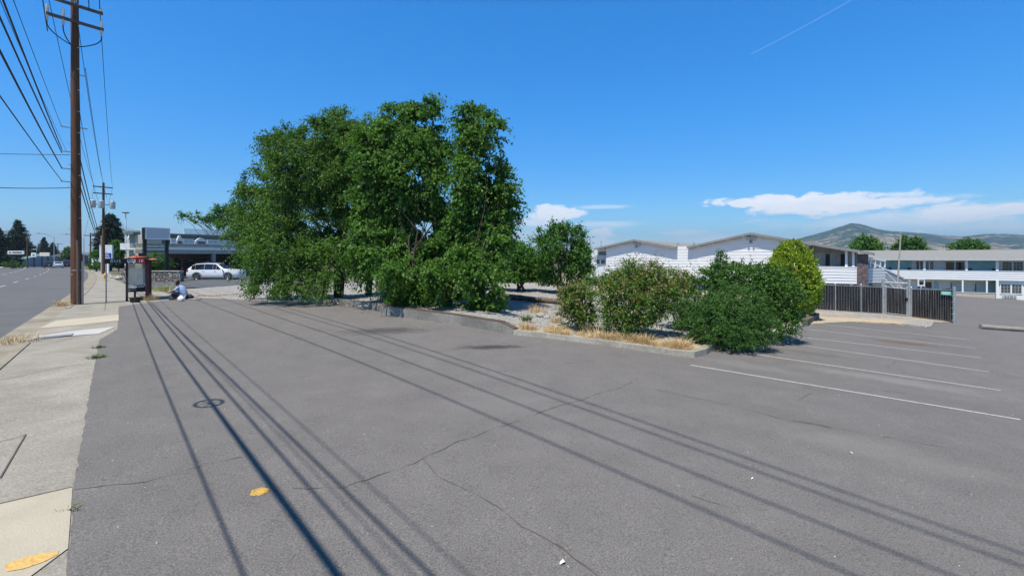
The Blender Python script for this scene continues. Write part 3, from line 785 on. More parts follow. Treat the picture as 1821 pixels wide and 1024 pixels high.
shrub('abelia_bush', 'small rusty-tipped bush standing alone in straw right of the ramped wall end', b, lobe_px(b, 14.4, [(1026, 535, 28, 22, 0), (1020, 560, 28, 18, -.1), (1036, 562, 18, 16, .2), (1008, 528, 13, 12, .1), (1036, 522, 18, 8, .1)]), abelia_m, 150, 8, 9, .24, .06,
      topmat=abelia_top_m, topn=46, up=.4, hang=.15)
b = base_at(1125, 13.6, .1)
shrub('abelia_bush', 'largest rusty-tipped bush with thin shoots rising over the kerb before the white gable', b, lobe_px(b, 13.7, [(1122, 542, 48, 38, 0), (1100, 572, 24, 24, -.2), (1145, 560, 26, 32, .1), (1115, 505, 44, 24, .3), (1165, 520, 34, 30, .3), (1086, 525, 18, 22, .2), (1138, 486, 36, 12, .4), (1120, 478, 10, 9, .4), (1163, 482, 9, 12, .4), (1185, 530, 22, 26, .5)]), abelia_m, 380, 8, 9, .28, .062,
      topmat=abelia_top_m, topn=95, stems=12, up=.4, hang=.15, q0=.35)
b = base_at(1205, 15.4, .1)
shrub('abelia_bush', 'sparse pale-tipped bush filling the gap between the largest rusty bush and the junipers', b, lobe_px(b, 15.5, [(1205, 530, 24, 28, 0), (1190, 505, 24, 22, .2), (1215, 510, 18, 22, .2), (1200, 560, 18, 18, 0)]), abelia_m, 120, 8, 9, .26, .06,
      topmat=abelia_top_m, topn=40, up=.5, hang=.15)
b = base_at(1080, 17.0, .1)
shrub('abelia_bush', 'low yellowing bush seen between the small bush and the largest one', b, lobe_px(b, 17.0, [(1078, 508, 22, 14, 0), (1064, 500, 18, 11, .2), (1090, 498, 18, 13, .3)]), abelia_m, 45, 8, 8, .26, .065, up=.4)
def needlebush(name, label, base, lobes, mat, nclump, twigs, k, tl, leaf, aspect=.22, cat='shrub', **kw):
    t = thing(name, label, cat, base)
    foliage('leafage', lobes, mat, t, nclump, twigs, k, tl, leaf, aspect, zmin=0, **kw)
    mb = MB()
    for l in lobes[:6]: limb(mb, (0, 0, -.1), Vector(l[0]), .03, .01, .2, 6, 5)
    mb.build('stems', wood_bark, t); return t
b = base_at(1300, 13.2, .05)
needlebush('juniper_bush', 'low spreading dark juniper sprawling over the kerb at the painted bays', b, lobe_px(b, 13.1, [(1290, 572, 60, 40, 0), (1250, 575, 36, 36, .3), (1330, 580, 44, 32, -.1), (1300, 545, 56, 32, .4), (1300, 598, 46, 20, -.45), (1240, 550, 28, 26, .5)]),
           juni_m, 560, 9, 11, .26, .075, hang=-.1, lift=.5, up=.15, droop=.1, q0=.55)
b = base_at(1345, 14.6, .05)
shrub('privet_bush', 'tall untrimmed privet behind the spreading juniper, nearest the golden arborvitae', b, lobe_px(b, 14.6, [(1330, 510, 60, 34, .2), (1290, 495, 36, 26, .4), (1375, 530, 44, 44, 0), (1365, 575, 42, 34, -.1), (1400, 560, 20, 34, .2), (1345, 485, 36, 16, .4), (1262, 510, 30, 26, .5), (1385, 510, 30, 24, .2)]), laurel_m, 430, 8, 9, .27, .065, stems=10, up=.3, hang=.15, q0=.5,
      topmat=laurel_m, topn=26)
b = base_at(1281, 15.9, .05)
conifer('spruce_tree', 'dark pointed little conifer rising out of the privet before the white gable', b, (P(1281, 446, 15.9) - b).z, .75, juni_m, wood_bark, 24, 10, .05, needle=.11, taper=.75, dens=22)
# golden arborvitae: an egg of upright fans
b = base_at(1408, 21.5, .05); H = (P(1408, 430, 21.5) - b).z; t = thing('golden_arborvitae', 'egg-shaped golden green arborvitae at the left end of the slatted fence', 'shrub', b)
lob = lobe_px(b, 21.5, [(1408, 508, 42, 52, 0), (1426, 528, 27, 28, 0), (1392, 525, 30, 32, 0), (1408, 466, 29, 34, 0), (1408, 446, 16, 18, 0), (1408, 485, 38, 44, 0), (1400, 545, 40, 22, 0)])
foliage('leafage', lob, gold_m, t, 2600, 6, 8, .16, .078, .45, hang=-.5, lift=.1, up=.5, outb=1.0, q0=.7, droop=0, zmin=0)
mb = MB(); mb.tube([(0, 0, -.1), (0, 0, H * .8)], [.09, .03], 7); mb.build('trunk', wood_bark, t)

# dry grass along the kerb, weeds in the seam
kp = [G(*p) for p in kerb_px]
spots = []
for i in range(26):
    j = random.choice([0, 0, 1, 1, 1, 2, 2, 2, 3, 3]); p = kp[j].lerp(kp[j + 1], random.random()); d = (kp[j + 1] - kp[j]).normalized(); s = Vector((-d.y, d.x, 0))
    q = p + s * random.uniform(.2, 1.1); spots.append(on(q.x, q.y, zfun(q.x, q.y)))
grp = 'dry grass tufts along the kerb'
base_t = [tuft('grass_tuft', 'straw-coloured grass tuft in the bed along the pale kerb', spots[i], 150, .19 + .05 * i, .22 + .06 * i, straw, grp, w=.006, lean=.7) for i in range(3)]
for i, s in enumerate(spots[3:]):
    o = base_t[i % 3].copy(); COL.objects.link(o); o.location = s; o.rotation_euler = (0, 0, random.uniform(0, 6.28)); k = random.uniform(.6, 1.25); o.scale = (k, k, k * random.uniform(.7, 1.1))
for i, (u, v, k, lab) in enumerate([(955, 560, 1.7, 'tall feathery dry grass beside the sucker clump at the wall top'), (1040, 592, 1.6, 'spiky tan grass at the foot of the small rusty bush'), (990, 578, 1.1, 'short dry grass near grey stones in the gravel')]):
    p = G(u, v); p.z += zfun(p.x, p.y); o = tuft('grass_tuft', lab, p, 160, .24 * k, .2 * k, straw, None, w=.006, lean=.5)
p = G(935, 577); p.z += .15; tuft('green_weed', 'grey-green weed on the straw near the ramped wall end', p, 90, .22, .2, weed, None, 'weed', .8)
for i, (u, v, n, h, s, lab) in enumerate([(172, 636, 160, .1, .16, 'green weeds sprouting in the seam beside the ramp strip'), (176, 618, 110, .09, .12, 'smaller green weeds in the seam nearest the ramp strip'), (122, 905, 50, .05, .07, 'tiny green weed in the seam by the smooth slab')]):
    p = G(u, v); tuft('seam_weed', lab, p, n, h, s, weed, None, 'weed', .9, .006)
# weeds at the shelter end of the car park
for (u, v, n, h, s, mt, lab) in [(268, 533, 140, .38, .4, straw, 'dry yellow grass clump at the foot of the bus shelter'), (288, 517, 170, .5, .7, M('yellow_weed', (.42, .42, .13), .9, .3, 12), 'yellow-green weeds sprawling behind the seated person'), (108, 543, 120, .3, .35, straw, 'dry grass tuft at the street foot of the utility pole'),
                            (30, 606, 110, .2, .5, straw, 'dry grass growing along the near kerb end by the road'), (392, 528, 60, .16, .6, straw, 'thin dry grass edging the asphalt under the elm'), (360, 527, 50, .14, .5, straw, 'short dry grass on the gravel edge right of the person')]:
    p = G(u, v, .02); o = tuft('grass_tuft', lab, p, n, h, s, mt, None, w=.008, lean=.8)
    if n <= 60: o.name = 'dry_grass'; o['kind'] = 'stuff'
# stones
stone_m = M('stone', (.34, .33, .31), .9, .25, 9, .5, 30)
def rock(name, label, p, r, mat=stone_m, group=None, flat=.6):
    bm = bmesh.new(); bmesh.ops.create_icosphere(bm, subdivisions=2, radius=r); sd = random.uniform(0, 50)
    for v in bm.verts: v.co *= 1 + .45 * mnoise.noise(v.co / r * 1.1 + Vector((sd, 0, 0))); v.co.z *= flat
    me = bpy.data.meshes.new(name); bm.to_mesh(me); bm.free(); me.materials.append(mat); me.polygons.foreach_set('use_smooth', [True] * len(me.polygons))
    o = link(name, me); o.location = p + Vector((0, 0, r * flat * .5)); o.rotation_euler = (0, 0, sd); return tag(o, label, 'stone', group)
for u, v, r, lab in [(962, 568, .17, 'pale grey stone on gravel behind the tan grass'), (972, 570, .12, 'smaller stone touching the pale grey one on gravel'), (1222, 618, .1, 'whitish stone in straw near the kerb corner')]:
    p = G(u, v); p.z += zfun(p.x, p.y); rock('stone', lab, p, r)
# gravel chips and crumbs, too many to count
mb = MB()
for _ in range(2600):
    x, y = random.uniform(-13, 8), random.uniform(13.5, 32)
    if any(False for _ in ()): pass
    z = g(x, y) + zfun(x, y); r = random.uniform(.015, .05)
    u = U0 + x / y * F
    lim = 594 - (u - 914) * -.12 if u > 914 else 560
    v = V0 + (CH - z) / y * F
    if u < 600 and v > 528 or v > lim - 14 and u > 600 or x > 6: continue
    mb.lathe([(r * .5, -r * .3), (r, 0), (r * .6, r * .6)], (x, y, z), 5)
tag(mb.build('gravel_chips', stone_m, recalc=False), kind='stuff')
mb = MB()
for _ in range(150):
    u, v = random.uniform(150, 1820), random.choice([random.uniform(600, 1020), random.uniform(565, 700)])
    p = G(u, v); 
    if p.y < 3 or (p.y > 12 and p.x < 6 and p.y > 14 - .2 * p.x): continue
    r = random.uniform(.003, .008); mb.lathe([(r, -.002), (r * .8, r * .5), (r * .3, r * .8)], (p.x, p.y, p.z), 5)
tag(mb.build('grit_crumbs', M('pale_grit', (.5, .48, .44), .9, .3, 30), recalc=False), kind='stuff')
lit_m = M('litter_paper', (.75, .74, .7), .8, .1, 20)
for u, v, s, lab in [(1000, 1000, .028, 'scrap of crumpled pale paper on the asphalt near the yellow valve cover'), (1338, 851, .018, 'tiny white scrap lying between two wire shadows on the asphalt'), (1514, 805, .02, 'small white scrap on asphalt beyond the wire shadows')]:
    p = G(u, v, .008); mb = MB(); mb.add([(-s, -s * .4, 0), (s * .2, -s * .5, .012), (s, -.1 * s, .002), (s * .5, s * .6, .016), (-s * .5, s * .5, .004)], [(0, 1, 3, 4), (1, 2, 3)])
    o = mb.build('paper_scrap', lit_m, recalc=False); o.location = p; o.rotation_euler = (0, 0, random.uniform(0, 6)); tag(o, lab, 'litter')
# logs edging the bed
def log(name, label, a, b, r, mat=tie_wood, sides=9, cat='log'):
    t = thing(name, label, cat, a); b = Vector(b) - Vector(a)
    mb = MB(); n = 9; pts = [b * (i / (n - 1)) + Vector((random.uniform(-.01, .01), 0, random.uniform(-.012, .012))) for i in range(n)]
    mb.tube(pts, [r * random.uniform(.93, 1.06) for _ in range(n)], sides); o = mb.build(name, mat, None, smooth=True)
    bpy.data.objects.remove(t); o.location = a; return tag(o, label, cat)
def bedz(u, v, r): p = G(u, v); p.z += dzI(p.x, p.y) + r * .9; return p
log('edging_log', 'long weathered log edging the gravel behind the split-top pear', bedz(896, 537, .13), bedz(958, 541, .13), .13)
log('edging_log', 'shorter weathered log continuing towards the small rusty bush', bedz(960, 541, .14), bedz(1006, 546, .14), .14)
log('edging_log', 'half-hidden log in shade left of the sucker clump', bedz(770, 524, .13), bedz(850, 530, .13), .13)
def tie(label, a, b, w_, h):
    mb = MB(); mb.beam((0, 0, h / 2), Vector(b) - Vector(a) + Vector((0, 0, h / 2)), w_, h); o = mb.build('railroad_tie', tie_wood, bevel=.02); o.location = a; return tag(o, label, 'timber')
tie('dark railroad tie at the bed corner nearest the painted bays', G(1431, 579), G(1452, 566), .24, .26)
tie('dark railroad tie lying behind the corner one, at the foot of the arborvitae', G(1413, 556.5, .1), G(1447, 551, .1), .22, .25)
tie('upper railroad tie stacked on the edge behind the arborvitae foot', G(1420, 552, .12), G(1449, 546, .12), .22, .22)
pl = log('parking_log', 'long grey round timber lying on asphalt at the right edge as a wheel stop', on(*G2(1743, 584.5), .1), on(*G2(1850, 592), .1), .11, M('grey_timber', (.26, .235, .21), .95, .35, 4, .6, 25, stretch=(.5, 3, 3)))

# valve covers and marks
ym = M('yellow_marking_paint', (.52, .33, .08), .85, .35, 40, .3, 60, dirt=(.26, .22, .15))
c0 = G(461, 873.5, .004); vc = thing('valve_cover', 'small round yellow-painted valve cover set in the asphalt under the thick wire shadow', 'valve cover', c0)
mb = MB(); mb.lathe([(.0, .004), (.042, .004), (.046, .0), (.05, .0), (.053, .006), (.066, .005), (.07, -.002)][::1], (0, 0, 0), 28); mb.build('lid', ym, vc)
mb = MB(); mb.add([(r_ * math.cos(a) * random.uniform(.82, 1.12), r_ * math.sin(a) * random.uniform(.82, 1.12), -.001) for r_ in (.08,) for a in [i * .2244 for i in range(28)]], [list(range(28))]); mb.build('paint_ring', ym, vc)
tag(sheet('orange_paint_mark', wob([G2(8, 1006), G2(30, 996), G2(70, 985), G2(104, 980), G2(103, 987), G2(80, 999), G2(40, 1013), G2(12, 1017), G2(8, 1006)], .012, .05)[:-1], M('orange_paint', (.6, .39, .13), .9, .25, 40, dirt=(.5, .43, .31)), .008, .5), kind='structure')
# ------------------------------------------------------------------ the motel: gabled wing
def siding(mb, x0, x1, zlo, zhi, course=.235, lip=.03, y=0.0, axis='x', shape=None, sgn=-1):
    """overlapping boards as real slanted courses; shape(z) gives the ends of the course where the wall is not a rectangle"""
    z = zlo
    while z < zhi - .02:
        z2 = min(z + course, zhi)
        spans = shape(z, z2) if shape else [((x0, x1), (x0, x1))]
        for (a, b), (c, d) in spans:
            if b - a < .02: continue
            q = [(a, sgn * lip, z), (b, sgn * lip, z), (d, 0, z2), (c, 0, z2), (a, 0, z), (b, 0, z)]
            if axis == 'x': q = [(p[0], y + p[1], p[2]) for p in q]
            else: q = [(y + p[1], p[0], p[2]) for p in q]
            mb.add(q, [(0, 1, 2, 3), (0, 4, 5, 1)])
        z = z2
fr = Frame(23.6, 32.7, math.atan2(-.608, .794)); frs = Frame(23.6, 32.7, math.atan2(-.892, .451)); X1 = fr.x_at
mot = thing('motel_wing', 'white clapboard two-storey motel wing with twin low gables and an open corner balcony', 'building', fr.o, fr.a)
zf, zs = .33, .28           # balcony floor, lower edge of the siding
xP1, xP2 = X1(1337), X1(1130); zP1, zP2 = fr.z_at(1337, 417), fr.z_at(1130, 428.5)
xR, zR = .9, fr.z_at(1546, 453); xV1, zV1 = X1(1226), fr.z_at(1226, 441.5); xV2, zV2 = X1(1203), fr.z_at(1203, 441.5); xL, zL = X1(1060), fr.z_at(1060, 444)
xWL, xB = X1(1078), X1(1437)
def rl(x):
    pr = [(xL, zL), (xP2, zP2), (xV2, zV2), (xV1, zV1), (xP1, zP1), (xR, zR)]
    for (a, za), (b, zb) in zip(pr[:-1], pr[1:]):
        if a <= x <= b: return za + (zb - za) * (x - a) / (b - a)
    return zR
ztop = fr.z_at(1215, 438)
def gshape(z, z2):
    pts = np.linspace(xWL, xB, 400); ok = [(rl(x) - .06 if not (xV2 < x < xV1) else ztop) > z2 - .08 for x in pts]; spans = []; i = 0
    while i < 400:
        if ok[i]:
            j = i
            while j + 1 < 400 and ok[j + 1]: j += 1
            spans.append(((pts[i], pts[j]), (pts[i], pts[j]))); i = j + 1
        else: i += 1
    return spans
mb = MB(); siding(mb, xWL, xB, zs, zP1, .24, .022, 0, 'x', gshape); mb.build('siding', white_paint, mot, recalc=False)
# solid wall behind the boards
mb = MB()
prof = [(xWL, zs), (xB, zs)] + [(x, (rl(x) - .03)) for x in np.linspace(xB, xV1, 8)] + [(xV1, ztop - .02), (xV2, ztop - .02)] + [(x, rl(x) - .03) for x in np.linspace(xV2, xWL, 8)]
mb.prism([(x, .02, z) for x, z in prof], (0, .18, 0)); mb.build('wall', white_paint, mot)
# roofs
mb = MB(); th = .14; yA, yB = -.42, 15.0
for xs_ in ([(xL, zL), (xP2, zP2), (xV2 + .1, zV2)], [(xV1 - .1, zV1), (xP1, zP1), (xR, zR)]):
    for (a, za), (b, zb) in zip(xs_[:-1], xs_[1:]):
        mb.prism([(a, yA, za), (b, yA, zb), (b, yA, zb + th), (a, yA, za + th)], (0, yB - yA, 0))
mb.build('roof', roof_grey, mot)
mb = MB()
for xs_ in ([(xL, zL), (xP2, zP2), (xV2 + .1, zV2)], [(xV1 - .1, zV1), (xP1, zP1), (xR, zR)]):
    for (a, za), (b, zb) in zip(xs_[:-1], xs_[1:]):
        mb.prism([(a, yA - .03, za - .04), (b, yA - .03, zb - .04), (b, yA - .03, zb + th * .55), (a, yA - .03, za + th * .55)], (0, .027, 0))
mb.build('fascia', M('fascia_grey', (.22, .23, .24), .6, .1, 4), mot)
# gable vents and floodlights
for i, (xp, u0_, u1_, v0_, v1_) in enumerate(((xP1, 1328, 1345, 421.5, 427), (xP2, 1127.5, 1139, 431, 436))):
    za, zb = fr.z_at(u0_, v1_), fr.z_at(u0_, v0_); xa, xb_ = X1(u0_), X1(u1_); xm = (xa + xb_) / 2
    for a, b in ((xa, xm - .04), (xm + .04, xb_)):
        mb = MB(); mb.b2((a, -.08, za), (b, -.026, zb)); v_ = mb.build('vent', M('vent_grey', (.33, .37, .42), .6, .1, 3), mot)
        mb = MB()
        for k in range(5): mb.b2((a + .03, -.1, za + (zb - za) * (k + .2) / 5), (b - .03, -.081, za + (zb - za) * (k + .6) / 5))
        mb.build('louvre', white_trim, v_)
    zl = fr.z_at(u0_, v1_ + 3.4); mb = MB(); mb.b2((xm - .12, -.1, zl - .06), (xm + .12, -.034, zl + .1)); f_ = mb.build('floodlight', M('lamp_grey', (.2, .21, .22), .5), mot)
    mb = MB()
    for sx in (-.17, .17): mb.lathe([(0, -.3), (.07, -.29), (.065, -.2), (.03, -.1), (0, -.1)], (xm + sx, 0, zl), 12, axis='y')
    mb.build('lamp_head', M('lamp_grey2', (.25, .26, .27), .5), f_)
# open balcony at the right corner
mb = MB(); siding(mb, xB - .02, 0, zf - .12, zf + 1.0, .2, .03, -.02); mb.b2((xB, 0, zf - .12), (0, .1, zf + .98)); mb.build('front_parapet', white_paint, mot, recalc=False)
mb = MB(); mb.b2((xB - .03, -.06, zf + 1.0), (.05, .14, zf + 1.05)); mb.build('parapet_cap', white_trim, mot)
yR = 3.6
mb = MB(); mb.b2((xB, .11, zf - .14), (-.07, 2.0, zf)); mb.build('balcony_floor', M('deck_grey', (.3, .29, .27), .9, .2, 4), mot)
mb = MB(); mb.b2((xB - .2, .21, zs), (xB, 2.2, rl(xB) - .1)); mb.prism([(xB, 2.0, zs), (-.1, 2.0, zs), (-.1, 2.0, rl(-.1) - .05), (xB, 2.0, rl(xB) - .05)], (0, .2, 0)); mb.build('corridor_wall', M('corridor_cream', (.6, .57, .52), .8, .1, 2), mot)
mb = MB(); mb.b2((xL + .5, 14.2, -3.2), (.0, 14.5, 2.0)); mb.b2((-.1, 2.21, -3.2), (.1, 14.19, 2.2)); mb.build('rear_wall', white_paint, mot)
door_m = M('door_pale', (.66, .66, .63), .5, .12, 2); ddoor_m = M('door_dark', (.07, .05, .045), .5, .2, 2)
for u0_, u1_, mt, nm in ((1441, 1452, dark_glass, 'window'), (1456, 1466, door_m, 'door'), (1468, 1476, ddoor_m, 'door'), (1479, 1489, door_m, 'door'), (1495, 1503, ddoor_m, 'door'), (1508, 1516, door_m, 'door')):
    xa, xb_ = fr.x_at(u0_, 2), fr.x_at(u1_, 2); zl = zf if nm == 'door' else zf + .8; zh_ = zf + 1.95
    mb = MB(); mb.b2((xa, 1.96, zl), (xb_, 1.995, zh_)); d_ = mb.build(nm, mt, mot)
    mb = MB(); mb.b2((xa - .06, 1.94, zl), (xa - .003, 1.998, zh_ + .06)); mb.b2((xb_ + .003, 1.94, zl), (xb_ + .06, 1.998, zh_ + .06)); mb.b2((xa - .002, 1.942, zh_ + .003), (xb_ + .002, 1.998, zh_ + .058)); mb.build('frame', white_trim, d_)
    if nm == 'door': mb = MB(); mb.box((xb_ - .08, 1.93, zf + 1.0), (.04, .05, .09)); mb.build('handle', galv, d_)
for u_ in (1505, 1517.5):
    x = X1(u_); mb = MB(); mb.b2((x - .07, -.01, zf + 1.052), (x + .07, .11, rl(x) - .05)); mb.build('post', white_trim, mot)
x = X1(1491, .5); mb = MB(); mb.b2((x - .1, .5, zf + .01), (x + .1, .7, rl(x) - .05)); mb.build('post', M('post_grey', (.2, .2, .2), .7), mot)
brick = M('corner_stone', (.13, .1, .1), .95, .5, 5, .7, 14, dirt=(.4, .36, .36))
mb = MB(); mb.b2((.02, -.12, -3.2), (.62, .5, rl(.4) - .05)); mb.build('corner_pillar', brick, mot)
wk = thing('walkway', 'short white railed walkway with thin posts leading from the motel corner to the stair', 'walkway', frs.o, frs.a)
mb = MB()
for k in range(5): mb.b2((-.06, .9, zf - .1 + k * .21), (.0, yR, zf + .06 + k * .21))
mb.build('railing', white_paint, wk)
mb = MB(); mb.b2((-1.25, .9, zf - .14), (-.07, yR, zf)); mb.build('floor', M('deck_grey2', (.3, .29, .27), .9, .2, 4), wk)
for k, y in enumerate((1.0, 1.65, 2.3, 2.95, 3.55)): mb = MB(); mb.b2((-.05, y - .06, zf + .96), (.02, y + .06, 2.0 - .07 * k)); mb.build('post', white_trim, wk)
mb = MB(); mb.beam((-.02, .8, 2.06), (-.02, yR, 1.76), .12, .12); mb.build('top_beam', white_trim, wk)
mb = MB(); mb.b2((-1.2, .9, -3.0), (-1.1, yR, -.16)); mb.b2((-.12, yR - .15, -3), (.0, yR - .02, zf - .15)); mb.build('support', white_trim, wk)
# ground floor under the boards
mb = MB(); mb.b2((xWL, 1.1, -4.2), (xB - .21, 1.3, zs + .2)); mb.b2((xB, 2.4, -4.2), (.3, 2.6, zf - .15)); mb.build('lower_wall', M('lower_wall_grey', (.3, .31, .33), .8, .12, 2), mot)
mb = MB(); mb.b2((xB + .2, 2.36, -.9), (-.2, 2.395, zf - .25)); mb.build('lower_window', dark_glass, mot)
mb = MB(); mb.b2((xB + .15, 2.33, zf - .3), (-.15, 2.358, zf - .22)); mb.b2((-1.8, 2.33, -.9), (-1.72, 2.358, zf - .31)); mb.build('lower_window_frame', white_trim, mot)
for x in (xWL + .2, X1(1160), X1(1225), X1(1300), xB, -.3): mb = MB(); mb.b2((x - .08, .03, -4.2), (x + .08, .17, zs - .002)); mb.build('lower_post', white_trim, mot)
# left end: recessed side with a balcony window
xa, xb_ = X1(1061, .4), xWL - .01
mb = MB(); mb.b2((xa - .6, .3, -4.2), (xb_, .5, zL + .1)); mb.build('side_wall', M('side_pale', (.62, .64, .66), .7, .06, 2), mot)
mb = MB(); mb.b2((X1(1062, .4), .25, fr.z_at(1068, 469, .3)), (X1(1076.5, .4), .295, fr.z_at(1068, 462.5, .3))); w1 = mb.build('window', dim_glass, mot)
mb = MB(); x = X1(1069, .4); mb.b2((x - .05, .22, fr.z_at(1068, 469, .3)), (x + .05, .248, fr.z_at(1068, 462.5, .3))); mb.build('mullion', white_trim, w1)
mb = MB(); mb.b2((xa - .2, .2, fr.z_at(1068, 462, .3)), (xb_, .26, fr.z_at(1068, 454, .3))); mb.build('side_panel', M('panel_grey', (.4, .42, .44), .7, .1), mot)
mb = MB(); mb.b2((xa + .3, .22, fr.z_at(1068, 453, .3)), (xa + 2.0, .26, fr.z_at(1068, 448, .3))); mb.build('clerestory', dark_glass, mot)
for u_, v_ in ((1205, 439), (1234, 438)):
    x = X1(u_, 3); mb = MB(); mb.tube([(x, 3, 2.6), (x, 3, fr.z_at(u_, v_ - 4, 3))], .05, 8); mb.lathe([(.09, 0), (.09, .12)], (x, 3, fr.z_at(u_, v_ - 4, 3)), 8); mb.build('roof_vent', galv, mot)
# stair down from the corner balcony
sy0, sy1 = yR + .1, 8.7; z0, z1 = CH + (V0 - 463.5) / F * 34.3, CH + (V0 - 495.5) / F * 36.5
st = thing('outdoor_stair', 'grey-sided stair with white handrails running down from the motel corner balcony', 'stair', frs.o, frs.a)
mb = MB(); mb.prism([(-1.2, sy0, z0 - .04), (-1.2, sy1, z1 - .04), (-1.2, sy1, -1.9), (-1.2, sy0, -.15)], (-.08, 0, 0)); mb.build('side_wall', M('stair_grey', (.36, .38, .38), .7, .1), st)
mb = MB(); mb.beam((-1.24, sy0 - .1, z0), (-1.24, sy1 + .1, z1), .16, .1); mb.build('handrail', white_trim, st)
mb = MB(); za, zb = zf + .62, -.95
mb.beam((0, sy0, za), (0, sy1 - 1.6, zb), .05, .08); mb.beam((0, sy0, za - .55), (0, sy1 - 1.6, zb - .55), .05, .06); mb.build('near_rail', white_trim, st)
for k in range(14):
    f_ = k / 13; y = sy0 + (sy1 - 1.6 - sy0) * f_; z = zf - .1 + (-1.75 - zf + .1) * f_
    mb = MB(); mb.b2((-1.19, y, z - .05), (-.03, y + .3, z)); mb.build('tread', M('tread_dark', (.12, .115, .11), .9), st)

# ------------------------------------------------------------------ the motel: far two-storey wing
f2 = Frame(62.1, 58.0, math.atan2(-.522, .853)); X2 = f2.x_at
w2 = thing('motel_wing', 'long white two-storey motel wing with teal panels under a shallow grey roof', 'building', f2.o, f2.a)
zPt, zPb, zE = f2.z_at(1820, 483), f2.z_at(1820, 499.5), f2.z_at(1820, 463); zG = f2.z_at(1800, 534)
xl, xr = X2(1546), 16.0
mb = MB(); siding(mb, xl, xr, zPb, zPt, .28, .035); mb.b2((xl, .002, zPb), (xr, .12, zPt - .02)); mb.build('parapet', white_paint, w2, recalc=False)
mb = MB(); mb.b2((xl, -.05, zPt), (xr, .15, zPt + .05)); mb.build('parapet_cap', white_trim, w2)
mb = MB(); mb.b2((xl, .13, zPb - .05), (xr, 1.7, zPb + .12)); mb.build('balcony_floor', white_trim, w2)
teal = M('teal_panel', (.3, .53, .56), .6, .1, 1.5, .05, 20); pale = M('pale_wall', (.76, .76, .75), .7, .05, 1.5); bluegrey = M('blue_grey_panel', (.46, .56, .59), .6, .08, 1.5)
mb = MB(); mb.b2((xl, 1.7, zG - 1.0), (X2(1773), 1.9, zE + .15)); mb.b2((X2(1773), .3, zG - 1.0), (xr, .5, zPb - .06)); mb.b2((X2(1773), 1.7, zPb), (xr, 1.9, zE + .15)); mb.build('wall', pale, w2)
mb = MB(); zr = f2.z_at(1700, 447.5, 6.0)
mb.prism([(xl - 1, -.5, zE), (xl - 1, 6.0, zr), (xl - 1, 12.5, zE), (xl - 1, 12.5, zE + .2), (xl - 1, 6.0, zr + .22), (xl - 1, -.5, zE + .2)], (xr - xl + 2, 0, 0)); mb.build('roof', roof_grey, w2)
mb = MB(); mb.b2((xl - 1, -.54, zE - .03), (xr + 1, -.503, zE + .2)); mb.build('gutter', M('gutter_grey', (.45, .48, .47), .6, .1), w2)
mb = MB(); mb.b2((xl, 1.91, zG - 1), (xr, 11.5, zE)); mb.build('rear_block', pale, w2)
def pan(u0_, u1_, zlo, zhi, mt, nm='panel', y=1.66, d=.038): mb = MB(); mb.b2((X2(u0_, y), y, zlo), (X2(u1_, y), y + d, zhi)); return mb.build(nm, mt, w2)
z2a, z2b = zPb + .15, zE - .02
for a, b in ((1566, 1621), (1722, 1770)):
    p_ = pan(a, b, z2a, z2b, teal)
    mb = MB()
    for k in range(1, 6): x = X2(a + (b - a) * k / 6, 1.64); mb.b2((x - .02, 1.64, z2a), (x + .02, 1.658, z2b))
    mb.build('batten', teal, p_)
def win(u0_, u1_, v0_, v1_, y=1.66, grid=False, ng=2):
    za, zb = f2.z_at((u0_ + u1_) / 2, v1_, y), f2.z_at((u0_ + u1_) / 2, v0_, y); xa, xb_ = X2(u0_, y), X2(u1_, y)
    mb = MB(); mb.b2((xa, y, za), (xb_, y + .03, zb)); w_ = mb.build('window', dim_glass if grid else dark_glass, w2)
    mb = MB(); t_ = .09
    mb.b2((xa - t_, y - .03, za - t_), (xb_ + t_, y + .02, za)); mb.b2((xa - t_, y - .03, zb), (xb_ + t_, y + .02, zb + t_)); mb.b2((xa - t_, y - .03, za + .001), (xa, y + .02, zb - .001)); mb.b2((xb_, y - .03, za + .001), (xb_ + t_, y + .02, zb - .001))
    xm = (xa + xb_) / 2; mb.b2((xm - .07, y - .034, za + .001), (xm + .07, y - .004, zb - .001)); mb.build('frame', white_trim, w_)
    if grid:
        mb = MB()
        for s0, s1 in ((xa, xm - .07), (xm + .07, xb_)):
            for k in (1, 2): x = s0 + (s1 - s0) * k / 3; mb.b2((x - .018, y - .012, za + .001), (x + .018, y - .002, zb - .001))
            for k in (1, 2): z = za + (zb - za) * k / 3; mb.b2((s0, y - .016, z - .015), (s1, y - .0125, z + .015))
        mb.build('muntin', M('muntin_grey', (.4, .42, .43), .6), w_)
win(1629.5, 1641, 464.5, 479, ); win(1645.5, 1660, 465, 479, grid=True); win(1681.5, 1715, 465.5, 480.5); win(1782.5, 1819, 465.5, 481.5, grid=True)
win(1780, 1816.5, 506, 521.5, y=.26, grid=True)
win(1632, 1657, 501, 512, y=1.66)
for a, b, mt in ((1661, 1669, teal), (1669.5, 1690.5, door_m), (1692, 1711, bluegrey), (1713, 1734, door_m), (1736, 1755, bluegrey), (1756, 1769, teal)):
    hi = f2.z_at(1710, 501, 1.66); isd = mt is door_m
    p_ = pan(a, b, zG, f2.z_at(1710, 503.5, 1.66) if isd else hi, mt, 'door' if isd else 'panel', 1.64 if isd else 1.66)
    if isd:
        x = X2(b - 2, 1.6); mb = MB(); mb.box((x, 1.6, zG + 1.05), (.06, .08, .12)); mb.build('handle', black_metal, p_)
        x = X2((a + b) / 2, 1.6); mb = MB(); mb.b2((x - .08, 1.615, zG + 1.75), (x + .08, 1.635, zG + 1.9)); mb.build('number_plate', white_trim, p_)
        x = X2(b, 1.6); mb = MB(); mb.b2((x + .02, 1.61, zG), (x + .1, 1.65, f2.z_at(1710, 503, 1.66))); mb.build('jamb', M('jamb_dark', (.05, .05, .055), .6), p_)
